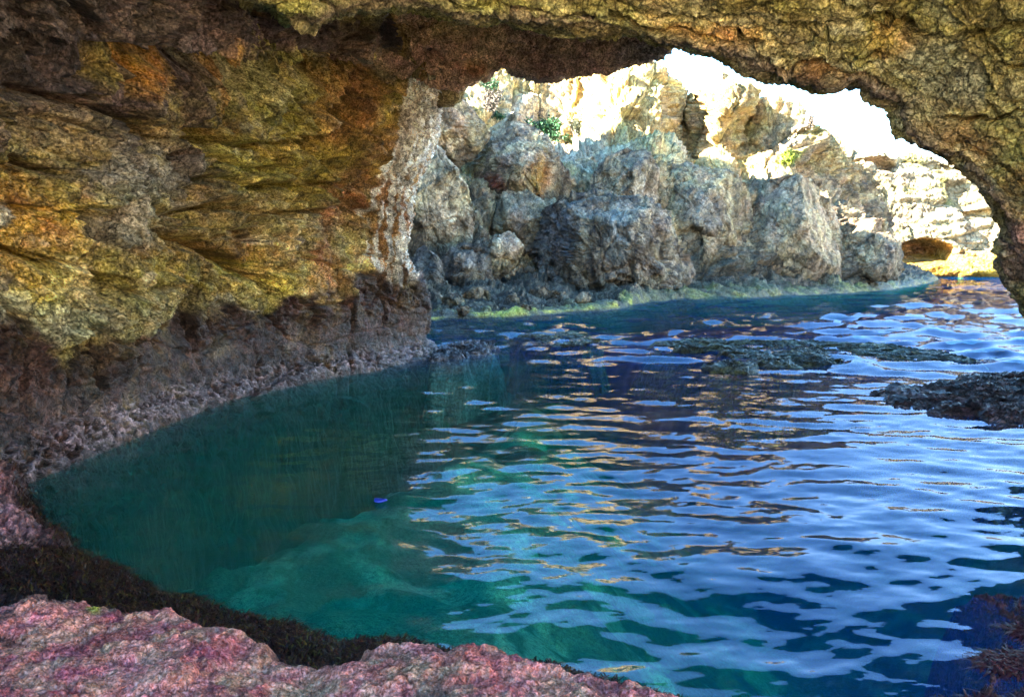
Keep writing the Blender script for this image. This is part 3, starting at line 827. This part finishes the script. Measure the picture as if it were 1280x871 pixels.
def ccolour(P0, X0, Y0, ra, rb):
    t = sstep(-.4, .4, fbm(P0 * .25 + 3, 4))[:, None]
    base = np.array([.42, .31, .13]) * (1 - t) + np.array([.55, .41, .175]) * t
    base = np.where((rb[:, 5] > .7)[:, None], base * .75, base)
    C = paint(base, X0, Y0, P0, [(665, 140, 50, 40, 30, (.60, .54, .42), .8), (735, 135, 26, 26, 0, (.46, .34, .14), .6), (600, 120, 30, 30, 0, (.52, .46, .24), .8), (650, 105, 40, 14, 0, (.50, .43, .2), .5), (795, 130, 50, 60, 0, (.56, .45, .19), .6),
        (700, 200, 80, 24, -10, (.52, .48, .38), .6), (985, 190, 30, 30, 0, (.24, .22, .20), .6), (1010, 168, 14, 10, 0, (.32, .33, .08), .7), (980, 202, 10, 12, 0, (.25, .34, .04), .8), (850, 170, 24, 40, 0, (.40, .36, .26), .6), (612, 128, 12, 16, 0, (.13, .11, .10), .8)], .5, .15, 1)
    grey = sstep(195, 240, Y0 + 25 * fbm(P0 * .2 + 9, 3))[:, None]
    tg = sstep(-.3, .35, fbm(P0 * .6 + 19, 4, .6))[:, None]
    C = C * (1 - grey) + (np.array([.42, .31, .17]) * (1 - tg) + np.array([.15, .115, .07]) * tg) * grey
    low = sstep(300, 345, Y0 + 15 * fbm(P0 * .3 + 29, 3))[:, None]
    C = C * (1 - low) + np.array([.09, .075, .055]) * low  # darkened cliff foot stands in for the shadowed gaps between boulders
    return C * (.8 + .4 * rb[:, 7:8])
relief('cliff', ccol, crow, 1.6, M_OUT, (1.2, 1.5, .20, 2.0, 5.0, (1, 1, 1.3), .3, .2), ccolour, 'pale limestone cliff and crags across the water behind the boulders', bulge=cbulge)

hcol = [(930, 350, 100, 205, 106), (985, 350, 101, 185, 107), (1030, 349, 102, 184, 107.5), (1060, 349, 103, 190, 108), (1100, 349, 104, 194, 109), (1140, 348, 105, 190, 110), (1170, 348, 105.5, 192, 110.5), (1200, 348, 106, 199, 111), (1235, 348, 107, 212, 112), (1275, 348, 108, 232, 113), (1330, 348, 110, 245, 115), (1400, 348, 112, 255, 117), (1500, 350, 115, 262, 120)]
def hrow(cols):
    G = [[] for _ in range(9)]
    for (x, yb, db, yt, dt) in cols:
        G[0].append(W(x, yt, dt) + np.array([0, 60, 1.5]))
        G[1].append(W(x, yt, dt) + np.array([0, 14, 1.0]))
        G[2].append(W(x, yt, dt) + np.array([0, 2.5, .2]))
        for k, (fy, fd) in enumerate([(0, 1), (.2, .7), (.45, .42), (.7, .2), (.92, 0)]):
            G[3 + k].append(W(x, yt + (yb - yt) * fy, dt + (db - dt) * (1 - fd)))
        G[8].append(W(x, yb + 8, db - .5))
    return G
def hbulge(X, Y, P):
    b = np.zeros(len(X))
    def cave(x0, x1, ytop, ybot, depth, arch=.5, soft=3.0):
        u = (X - (x0 + x1) / 2) / ((x1 - x0) / 2)
        top = ytop + (ybot - ytop) * arch * np.clip(np.abs(u), 0, 1.2) ** 2.2
        return depth * (1 - sstep(.85, 1.0, np.abs(u))) * sstep(-soft * .3, soft, Y - top) * (1 - sstep(ybot - 6, ybot + 10, Y) * .75)
    b += cave(1118, 1200, 298, 322, 9, .55)
    b += cave(1036, 1124, 201, 217, 2.2, .35, 2.5)
    b += cave(1204, 1250, 262, 270, 2.5, .1, 2)
    b -= 3.0 * np.exp(-(((X - 1165) / 50) ** 2 + ((Y - 339) / 8) ** 2) ** 2)
    b -= 3.5 * np.exp(-(((X - 1245) / 45) ** 2 + ((Y - 334) / 16) ** 2) ** 2)
    return b
def hcolour(P0, X0, Y0, ra, rb):
    t = sstep(-.4, .4, fbm(P0 * .12 + 3, 4))[:, None]
    base = np.array([.26, .215, .125]) * (1 - t) + np.array([.33, .285, .185]) * t
    Y_ = (.15, .15, .03)
    C = paint(base, X0, Y0, P0, [(1150, 318, 60, 14, 5, (.42, .24, .10), .9), (1170, 337, 50, 12, 0, (.46, .26, .015), .95), (1245, 332, 60, 15, 0, (.44, .28, .03), .95), (1090, 212, 40, 10, -12, (.34, .22, .14), .8), (1145, 200, 16, 8, 0, Y_, .7), (1180, 218, 6, 16, 0, Y_, .7), (1185, 245, 22, 6, 25, Y_, .7), (1130, 238, 24, 5, 0, Y_, .6), (1150, 290, 40, 8, -10, (.42, .36, .16), .5), (1230, 266, 30, 5, 0, (.40, .26, .12), .8)], .5, .08, 1)
    return C * (.85 + .3 * rb[:, 7:8])
relief('far_headland', hcol, hrow, 1.5, M_FAR, (1.2, 1.5, .16, 4.2, 2.0, (1.9, 1, .5), .35, .2), hcolour, 'sunlit pale headland with low sea caves at the far right', bulge=hbulge)

# ------------------------------------------------------------------ wave-cut shelf under the boulders
sh_front = [(430, 425), (500, 412), (540, 402), (600, 399), (660, 396), (720, 390), (775, 386), (800, 379), (840, 375), (880, 374), (940, 372), (1000, 369), (1060, 366), (1110, 362), (1145, 357), (1165, 352.5), (1175, 349)]
G = [[] for _ in range(7)]
for (x, y) in sh_front:
    f0 = WZ(x, y, 0)
    big = sstep(820, 700, x) if x > 600 else 1.0
    rise = .22 + (.0 if x < 780 else .75) 
    G[0].append(f0 + np.array([-.3, -1.2, -1.6])); G[1].append(f0 + np.array([0, -.25, -.35])); G[2].append(f0 + np.array([0, 0.1, .08 + .08 * (x < 780)]))
    G[3].append(f0 + np.array([0, .9, .30 if x < 780 else .45])); G[4].append(f0 + np.array([0, 2.6, .26 if x < 780 else .8]))
    G[5].append(f0 + np.array([0, 6.5, .45 if x < 780 else 1.5])); G[6].append(f0 + np.array([0, 17, 1.6 if x < 780 else 2.4]))
S, pv, pu = loft(G, 1.7); nr, nc = S.shape[:2]
Nn = grid_normals(S).reshape(-1, 3); Nn[Nn[:, 2] < 0] *= -1
P0 = S.reshape(-1, 3); X0, Y0 = proj(P0); PV = np.repeat(pv, nc)
h = rock_rough(P0, .30, .62, .08, 1.3, 13, (1, 1, 1), .3, .2)[0]
S2 = P0 + Nn * (h * sstep(1.2, 3, PV) * np.where(PV < 3.5, .55, 1) + .03 * fbm(P0 * 3, 3))[:, None]
t = sstep(-.3, .3, fbm(P0 * .7 + 3, 4))[:, None]
alg = np.array([.44, .37, .035]) * (1 - t) + np.array([.17, .155, .04]) * t
gr = np.array([.05, .036, .022]) * (1 - t) + np.array([.14, .10, .06]) * t
w_ = sstep(3.1, 4.0, PV + .6 * fbm(P0 * .5, 3))[:, None]
patch = (sstep(-.6, -.05, fbm(P0 * .45 + 60, 4, .6)) * np.where(X0 < 790, 1, .35))[:, None]
C = (np.array([.10, .08, .05]) * (1 - patch) + alg * patch) * (1 - w_) + gr * w_
sub = (1 - sstep(1.5, 2.0, PV))[:, None]
C = C * (1 - sub) + np.array([.035, .04, .03]) * sub
me = mesh_from('shore_shelf', S2, grid_faces(nr, nc), C, (1 - w_[:, 0]) * .5)
link('shore_shelf', me, M_REEF, label='low rock shelf with yellow green algae at the foot of the boulders', kind='structure')

# ------------------------------------------------------------------ boulders
def smooth_outline(pts, n):
    p = np.array(pts, float); q = np.concatenate([p[-2:], p, p[:3]])
    out = []
    L = np.hypot(*(np.roll(p, -1, 0) - p).T); tot = L.sum()
    for k in range(len(p)):
        m = max(2, int(round(n * L[k] / tot)))
        p0, p1, p2, p3 = q[k + 1], q[k + 2], q[k + 3], q[k + 4]
        for t in np.arange(m) / m:
            lin = p1 + (p2 - p1) * t
            cr = .5 * (2 * p1 + (p2 - p0) * t + (2 * p0 - 5 * p1 + 4 * p2 - p3) * t * t + (3 * p1 - p0 - 3 * p2 + p3) * t ** 3)
            out.append(.7 * lin + .3 * cr)
    return np.array(out)

def boulder(name, outline, D, thick, label, colour, stains=(), rough=(.22, .42, .030, 1.15), lean=0.0, step=1.6, power=7.5, cat='boulder', group='boulders piled along the far shore', mat=None, low=(.095, .075, .055), lowy=None, seed=0, dark=0.5, wetv=0.0, cuts=18, grow=1.08):
    o = np.array(outline, float); o = o.mean(0) + (o - o.mean(0)) * grow; outline = [tuple(p) for p in o]
    per = np.hypot(*(np.roll(o, -1, 0) - o).T).sum()
    ring = smooth_outline(outline, int(per / step))
    c = (o.min(0) + o.max(0)) / 2 * .6 + o.mean(0) * .4
    R_ = np.hypot(*(ring - c).T).mean()
    m = max(10, int(R_ / step))
    tf = np.sin(np.linspace(0.02, 1, m) * math.pi / 2)          # front: centre -> rim
    tb = tf[::-1][1:][::2]
    V = []
    h = o[:, 1].max() - o[:, 1].min()
    for side, ts in ((-1, tf), (1, tb)):
        for t in ts:
            pt = c + (ring - c) * t
            bul = (1 - t ** power) ** (1 / 2.2) * thick * side
            up = (o[:, 1].max() - pt[:, 1]) / h
            dd = D + bul + lean * up
            V.append(W(pt[:, 0], pt[:, 1], dd).T)
    S = np.array(V); nr, nc = S.shape[:2]
    pr = np.random.default_rng(int(seed) * 7 + 3); ctr = S.reshape(-1, 3).mean(0)
    for _ in range(cuts):                                        # broken faces: shave the lump by planes
        nv_ = pr.normal(size=3) * np.array([.9, .3, .75]); nv_[1] = -abs(nv_[1]) - .75; nv_ /= np.linalg.norm(nv_)
        dp = (S - ctr) @ nv_; over = np.clip(dp - dp.max() * (.45 + .40 * pr.random()), 0, None)
        S[..., 1] += np.minimum(over / abs(nv_[1]), thick * 1.2)          # keeps the outline, breaks the face
    Nn = grid_normals(S, closed=True)
    if Nn[m // 2, :, 1].mean() > 0: Nn = -Nn
    P0 = S.reshape(-1, 3); X0, Y0 = proj(P0)
    hgt, ra, rb, ea, eb = rock_rough(P0, *rough, seed + 20.0, (1, 1, 1.6), .22, .14)
    pit = fbm(P0 * 2.2 + seed, 4, .65, ridged=True)
    P1 = P0 + Nn.reshape(-1, 3) * (hgt + pit * .035)[:, None]
    t = sstep(-.35, .35, fbm(P0 * .5 + seed, 4, .6))[:, None]
    cA = np.asarray(colour) * np.array([1.22, .95, .63]); base = cA * (1 - t) + cA * np.array([.62, .62, .64]) * t
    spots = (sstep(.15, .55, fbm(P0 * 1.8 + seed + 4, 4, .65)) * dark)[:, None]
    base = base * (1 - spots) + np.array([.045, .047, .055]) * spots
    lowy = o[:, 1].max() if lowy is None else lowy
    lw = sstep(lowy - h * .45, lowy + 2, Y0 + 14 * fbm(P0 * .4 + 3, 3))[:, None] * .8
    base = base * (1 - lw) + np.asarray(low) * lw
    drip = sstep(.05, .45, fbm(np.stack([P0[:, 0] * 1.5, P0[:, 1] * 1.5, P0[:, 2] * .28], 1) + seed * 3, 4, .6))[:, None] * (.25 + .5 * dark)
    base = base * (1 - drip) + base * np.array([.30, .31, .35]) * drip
    C = paint(base, X0, Y0, P0, stains, .5, .35, seed)
    C *= (.7 + .5 * rb[:, 7:8]) * (.85 + .3 * ra[:, 7:8])
    # closing centre points
    n0 = len(P1); P1 = np.concatenate([P1, P1[:nc].mean(0)[None], P1[-nc:].mean(0)[None]])
    C = np.concatenate([C, C[:1], C[-nc:][:1]])
    fq = grid_faces(nr, nc, closed=True)
    i = np.arange(nc); j = (i + 1) % nc
    cap = np.concatenate([np.stack([np.full(nc, n0), j, i, i], 1), np.stack([np.full(nc, n0 + 1), (nr - 1) * nc + i, (nr - 1) * nc + j, (nr - 1) * nc + j], 1)])
    tri = np.concatenate([fq[:, [0, 1, 2]], fq[:, [0, 2, 3]], cap[:, :3]])
    me = mesh_from(name, P1, tri, C, np.full(len(P1), wetv))
    return link(name, me, mat or M_OUT, label=label, cat=cat, group=group)

GB = (.46, .45, .40); DG = (.27, .27, .26); WG = (.50, .46, .38)
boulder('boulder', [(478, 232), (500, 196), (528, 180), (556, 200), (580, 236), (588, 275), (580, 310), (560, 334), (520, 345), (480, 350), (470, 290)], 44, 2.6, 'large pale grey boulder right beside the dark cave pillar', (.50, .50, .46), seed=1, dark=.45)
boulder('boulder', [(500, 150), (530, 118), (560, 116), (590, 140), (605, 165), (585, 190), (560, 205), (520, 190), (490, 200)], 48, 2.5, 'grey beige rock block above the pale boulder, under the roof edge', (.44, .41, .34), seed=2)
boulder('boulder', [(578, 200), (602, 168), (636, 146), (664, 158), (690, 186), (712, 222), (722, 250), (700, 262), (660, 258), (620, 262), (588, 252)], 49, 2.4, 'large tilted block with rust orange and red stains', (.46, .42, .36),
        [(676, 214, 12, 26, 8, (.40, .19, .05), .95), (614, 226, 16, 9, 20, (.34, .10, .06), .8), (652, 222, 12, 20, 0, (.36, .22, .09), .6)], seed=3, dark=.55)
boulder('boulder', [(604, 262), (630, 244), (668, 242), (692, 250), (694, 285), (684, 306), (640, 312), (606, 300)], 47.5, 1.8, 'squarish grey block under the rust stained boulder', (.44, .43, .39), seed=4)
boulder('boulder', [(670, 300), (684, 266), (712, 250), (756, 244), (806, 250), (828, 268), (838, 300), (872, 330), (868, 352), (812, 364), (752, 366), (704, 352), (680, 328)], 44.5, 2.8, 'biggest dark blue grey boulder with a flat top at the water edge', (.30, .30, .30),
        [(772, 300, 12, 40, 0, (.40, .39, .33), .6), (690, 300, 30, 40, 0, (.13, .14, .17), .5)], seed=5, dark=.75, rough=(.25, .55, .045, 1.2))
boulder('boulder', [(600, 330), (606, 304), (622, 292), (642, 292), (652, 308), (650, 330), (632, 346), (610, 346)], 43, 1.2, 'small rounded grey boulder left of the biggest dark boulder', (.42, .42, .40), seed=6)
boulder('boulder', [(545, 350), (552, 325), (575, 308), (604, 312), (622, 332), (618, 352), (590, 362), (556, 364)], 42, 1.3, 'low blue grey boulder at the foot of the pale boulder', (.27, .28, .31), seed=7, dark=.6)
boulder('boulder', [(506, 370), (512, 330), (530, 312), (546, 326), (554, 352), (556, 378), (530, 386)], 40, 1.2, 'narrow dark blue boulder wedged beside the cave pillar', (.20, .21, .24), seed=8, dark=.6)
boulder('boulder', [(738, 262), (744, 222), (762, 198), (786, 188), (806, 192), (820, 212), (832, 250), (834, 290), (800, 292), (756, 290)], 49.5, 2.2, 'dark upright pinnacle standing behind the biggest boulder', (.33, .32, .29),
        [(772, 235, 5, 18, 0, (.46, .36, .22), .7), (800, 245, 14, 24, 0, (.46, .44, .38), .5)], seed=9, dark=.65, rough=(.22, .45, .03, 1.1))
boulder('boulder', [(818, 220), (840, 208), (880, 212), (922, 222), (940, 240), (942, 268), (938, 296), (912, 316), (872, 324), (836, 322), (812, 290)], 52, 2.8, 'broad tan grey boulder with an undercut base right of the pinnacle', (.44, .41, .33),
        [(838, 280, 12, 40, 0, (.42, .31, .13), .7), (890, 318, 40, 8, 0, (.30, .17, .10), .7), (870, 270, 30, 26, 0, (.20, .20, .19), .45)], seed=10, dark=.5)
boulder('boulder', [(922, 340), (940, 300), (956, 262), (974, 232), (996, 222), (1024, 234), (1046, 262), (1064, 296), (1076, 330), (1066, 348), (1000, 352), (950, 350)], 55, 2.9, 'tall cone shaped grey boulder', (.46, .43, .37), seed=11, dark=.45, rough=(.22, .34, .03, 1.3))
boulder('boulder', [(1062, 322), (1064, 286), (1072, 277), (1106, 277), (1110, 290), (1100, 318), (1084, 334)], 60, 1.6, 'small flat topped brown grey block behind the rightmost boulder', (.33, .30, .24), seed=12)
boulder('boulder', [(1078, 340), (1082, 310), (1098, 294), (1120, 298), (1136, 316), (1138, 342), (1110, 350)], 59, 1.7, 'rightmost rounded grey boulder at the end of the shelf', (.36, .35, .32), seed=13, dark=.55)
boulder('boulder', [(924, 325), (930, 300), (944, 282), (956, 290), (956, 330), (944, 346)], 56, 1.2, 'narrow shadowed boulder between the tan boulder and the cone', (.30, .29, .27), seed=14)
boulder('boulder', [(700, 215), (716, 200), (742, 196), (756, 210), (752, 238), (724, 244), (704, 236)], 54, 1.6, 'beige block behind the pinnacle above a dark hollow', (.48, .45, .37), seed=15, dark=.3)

# smaller rocks lying on the shelf
rg = np.random.default_rng(5)
ROCK_AT = ['closest to the cave pillar on the shelf', 'second from the cave pillar at the shelf front', 'below the low blue grey boulder', 'below the small rounded boulder', 'touching the left foot of the biggest boulder',
           'under the left corner of the biggest boulder', 'under the middle of the biggest boulder', 'tucked behind others beside the low blue grey boulder', 'low on the shelf between pillar and biggest boulder', 'under the right half of the biggest boulder',
           'at the left water edge of the shelf, pebble sized', 'pebble sized at the water edge before the biggest boulder', 'under the undercut of the tan boulder', 'at the left foot of the cone boulder', 'left of the undercut under the tan boulder',
           'touching the right end of the biggest boulder', 'before the rightmost rounded boulder', 'under the right side of the cone boulder', 'under the left side of the cone boulder']
for k, (x, y, r) in enumerate([(536, 372, 15), (566, 377, 13), (596, 372, 16), (624, 366, 14), (650, 360, 17), (676, 368, 15), (700, 372, 12), (560, 356, 14), (640, 376, 10), (730, 374, 11), (580, 388, 7), (660, 384, 7), (902, 350, 16), (930, 354, 12), (880, 356, 13), (846, 360, 14), (1094, 352, 10), (1040, 356, 9), (966, 358, 9)]):
    n = 9; ang = np.sort(rg.random(n) * .5 + np.arange(n)) * 2 * math.pi / n
    oo = [(x + math.cos(a_) * r * (.8 + .4 * rg.random()), y + math.sin(a_) * r * .68 * (.8 + .4 * rg.random())) for a_ in ang]
    Dk = WZ(x, y + r * .5, .25)[1]
    where = ROCK_AT[k]
    boulder('shore_rock', oo, Dk, r * Dk / F * .8, 'small dark shore rock ' + where, (.24, .22, .19) if k % 3 else (.33, .31, .27), rough=(.10, .22, .02, .6), seed=40 + k, dark=.5, cat='rock', group='small rocks on the shelf', low=(.07, .06, .05))

# ------------------------------------------------------------------ low reefs breaking the surface
def reef(name, outline, top, label, cols, step=1.6, seed=0.0, frill=.05, group='low reefs at the surface', lumps=1.0, skirt=1.16):
    ring = smooth_outline(outline, int(np.hypot(*(np.roll(np.array(outline, float), -1, 0) - np.array(outline, float)).T).sum() / step))
    rw = np.array([WZ(x, y, 0.02)[:2] for x, y in ring]); c = rw.mean(0)
    fr = np.concatenate([np.linspace(.02, .9, 46), np.linspace(.91, 1.0, 14), [1 + (skirt - 1) * .2, 1 + (skirt - 1) * .5, skirt]])
    z = np.interp(fr, [0, .75, .92, 1.0, 1 + (skirt - 1) * .2, skirt], [top, top * .9, top * .6, min(0, top), -.15, -1.4])
    V = np.stack([np.concatenate([c + (rw - c) * f_, np.full((len(rw), 1), zz)], 1) for f_, zz in zip(fr, z)])
    nr, nc = V.shape[:2]; P0 = V.reshape(-1, 3)
    inn = np.repeat(sstep(1.06, .93, fr) if False else 1 - sstep(.93, 1 + (skirt - 1) * .5, fr), nc)
    n = fbm(P0 * np.array([1.1, .8, 1]) + seed, 4, .6) * .9 * top * lumps + fbm(P0 * 5 + seed, 4, .65, ridged=True) * frill
    P1 = P0.copy(); P1[:, 2] += n * inn
    P1[:, :2] += np.stack([fbm(P0 * 2 + 9, 3), fbm(P0 * 2 + 33, 3)], 1) * .12 * np.clip(P0[:, 1:2] / 12, .5, 2.5)
    t = sstep(-.3, .35, fbm(P0 * 1.6 + seed + 5, 4, .65))[:, None]
    C = np.asarray(cols[0]) * (1 - t) + np.asarray(cols[1]) * t
    C *= (1 + .7 * fbm(P0 * 8, 3)[:, None])
    n0 = len(P1); P1 = np.concatenate([P1, P1[:nc].mean(0)[None]]); C = np.concatenate([C, C[:1]])
    fq = grid_faces(nr, nc, closed=True); i = np.arange(nc)
    tri = np.concatenate([fq[:, [0, 2, 1]], fq[:, [0, 3, 2]], np.stack([np.full(nc, n0), i, (i + 1) % nc], 1)])
    me = mesh_from(name, P1, tri, C, np.full(len(P1), .6))
    return link(name, me, M_REEF, label=label, cat='reef', group=group)
WEED = ((.05, .045, .02), (.13, .12, .05)); PURW = ((.065, .03, .035), (.17, .11, .12))
reef('reef', [(815, 428), (860, 425), (930, 427), (1000, 428), (1080, 430), (1150, 437), (1205, 445), (1222, 452), (1160, 454), (1090, 455), (1020, 456), (975, 460), (945, 456), (900, 440), (850, 436)], .08, 'long weedy reef streak in the middle of the water', WEED, seed=1)
reef('reef', [(640, 424), (680, 419), (725, 419), (752, 426), (725, 432), (670, 433)], .09, 'short flat reef patch left of the long reef', WEED, seed=2)
reef('reef', [(880, 458), (915, 452), (950, 457), (948, 465), (915, 468), (885, 464)], .06, 'tiny dark reef patch in front of the long reef', WEED, seed=4)
reef('reef', [(1090, 490), (1105, 483), (1150, 484), (1185, 478), (1200, 470), (1260, 466), (1340, 468), (1420, 500), (1400, 540), (1330, 540), (1285, 530), (1240, 528), (1215, 518), (1175, 522), (1160, 512), (1110, 505)], .085, 'lumpy purple brown reef at the right edge', PURW, seed=5, frill=.055, lumps=.8)
reef('reef', [(535, 452), (545, 436), (580, 428), (612, 428), (625, 436), (600, 444), (565, 450)], .10, 'grey encrusted reef tongue at the foot of the cave pillar', ((.08, .07, .08), (.24, .22, .25)), seed=6, frill=.08)

# seaweed covered rock under the bottom right corner
reef('reef', [(1215, 742), (1260, 735), (1350, 740), (1450, 800), (1480, 920), (1350, 960), (1240, 930), (1200, 885), (1225, 858), (1255, 820), (1250, 780)], -.06, 'reddish weed covered reef at the bottom right corner', ((.035, .005, .010), (.07, .016, .014)), seed=7, frill=.07, lumps=-1.4, skirt=1.7)

rg = np.random.default_rng(3)
pts = np.array([WZ(x, y, -.005) for x, y in zip(1180 + 150 * rg.random(9000), 725 + 190 * rg.random(9000))])
qx, qy = proj(pts)
dens = fbm(pts * np.array([1.6, 4.0, 1]) + 5, 3) + (qx - 1225) / 120 + (qy - 790) / 260
fronds('seaweed', pts[dens > .62], 2600, [(.05, .006, .010), (.035, .004, .012), (.07, .014, .012), (.025, .006, .014)], 'maroon seaweed floating at the surface in the bottom right corner', lmin=.05, lmax=.16, wid=.006, seed=9, toward=(-.8, .3, 0))

# ------------------------------------------------------------------ shrubs
M_LEAF = simple_mat('shrub_leaf', (.016, .070, .028), .6, .5, 3)
M_DRY = simple_mat('dry_twig', (.085, .075, .065), .8, .4, 3)
M_LIME = simple_mat('lime_leaf', (.14, .19, .02), .6, .4, 3)
def find_cliff_depth(px, py):
    deps = bpy.context.evaluated_depsgraph_get()
    o = np.array([0, 0, H]); d = W(px, py, 10) - o; d /= np.linalg.norm(d)
    for dd in (0,):
        hit, loc, nor, idx, ob, mt = scene.ray_cast(deps, Vector(o + d * 25), Vector(d))
        if hit: return np.array(loc)
    return W(px, py, 60)
def shrub(px, py, wpx, hpx, label, mat, n=900, seed=0, leaf=.10, name='shrub', cat='shrub'):
    rg = np.random.default_rng(seed)
    base = find_cliff_depth(px, py)
    k = base[1] / F
    w_, h_ = wpx * k / 2 * 1.35, hpx * k * 1.15
    e = bpy.data.objects.new(name, None); COL.objects.link(e); e.location = Vector(base)
    e['label'] = label; e['category'] = cat; e['group'] = 'shrubs on the cliff'
    # clumps along the slope
    cl = rg.normal(size=(9, 3)) * np.array([w_ * .45, w_ * .22, h_ * .20]) + np.array([0, -.15, h_ * .45])
    cs = cl[rg.integers(0, 9, n)] + rg.normal(size=(n, 3)) * np.array([w_, w_, h_]) * .17
    V = []; 
    for c in cs:
        a_ = rg.normal(size=3); a_ /= np.linalg.norm(a_); b_ = np.cross(a_, rg.normal(size=3)); b_ /= np.linalg.norm(b_) + 1e-6
        s_ = leaf * (.6 + .8 * rg.random())
        V += [c - a_ * s_, c + b_ * s_ * .5, c + a_ * s_, c - b_ * s_ * .5]
    me = mesh_from('foliage', np.array(V), np.arange(len(V)).reshape(-1, 4), smooth=False)
    link('foliage', me, mat, e)
    # woody stems
    V = []; Fc = []
    for c in cl:
        p0 = np.array([c[0] * .3, .1, -.15]); p1 = c
        for i_, (p, r_) in enumerate(((p0, .05), (p1, .02))):
            for a_ in range(5):
                V.append(p + np.array([math.cos(a_ * 1.257) * r_, math.sin(a_ * 1.257) * r_, 0]))
        b0 = len(V) - 10
        for a_ in range(5): Fc.append((b0 + a_, b0 + (a_ + 1) % 5, b0 + 5 + (a_ + 1) % 5, b0 + 5 + a_))
    link('stem', mesh_from('stem', np.array(V), np.array(Fc)), M_DRY, e)
bpy.context.view_layer.update()
shrub(690, 172, 34, 22, 'largest dark green shrub on the pale scree slope', M_LEAF, 1500, 1, .12)
shrub(708, 178, 26, 16, 'green shrub at the lower right of the largest shrub', M_LEAF, 900, 11, .12)
shrub(722, 170, 14, 20, 'dull grey green shrub at the right of the scree slope', simple_mat('grey_leaf', (.07, .085, .06), .7, .4, 3), 700, 2, .10)
shrub(611, 114, 10, 14, 'small bright green shrub high on the left under the roof edge', M_LEAF, 420, 3, .10)
shrub(613, 138, 18, 22, 'dry brown grey bush between the two small green shrubs', M_DRY, 800, 4, .09)
shrub(624, 150, 13, 9, 'small green shrub just above the tilted block', M_LEAF, 380, 5, .10)
shrub(673, 143, 10, 7, 'tiny grey shrub above the largest shrub', M_DRY, 250, 6, .08)
shrub(1013, 158, 8, 16, 'thin dark plant standing on the skyline of the cliff', M_DRY, 110, 7, .12, 'skyline_plant', 'plant')
shrub(983, 205, 14, 12, 'lime green weed tuft below the shaded crag', M_LIME, 380, 8, .14, 'weed_tuft', 'plant')

# ------------------------------------------------------------------ small blue scrap floating in the pool
M_BLUE = simple_mat('blue_plastic', (.02, .04, .36), .35, .15, 20)
c0 = WZ(475, 627, 0.0)
nb = 28; V = []; fr = [0.15, .5, .8, .95, 1.0, .95, .8, .5, .15]; zz = [.012, .013, .011, .006, 0, -.006, -.011, -.014, -.014]
for f_, z_ in zip(fr, zz):
    for k in range(nb):
        a_ = 2 * math.pi * k / nb
        r_ = 1 + .10 * math.sin(3 * a_ + 1) + .06 * math.sin(5 * a_)
        V.append((math.cos(a_) * .062 * r_ * f_, math.sin(a_) * .045 * r_ * f_, z_ + .008 * math.cos(a_) ** 2))
V = np.array(V)
me = mesh_from('plastic_scrap', V, grid_faces(len(fr), nb, closed=True, flip=True))
o = link('plastic_scrap', me, M_BLUE, label='small blue scrap floating in the teal pool', cat='litter')
o.location = Vector((c0[0], c0[1], .012)); o.rotation_euler = (.05, .04, -.2)
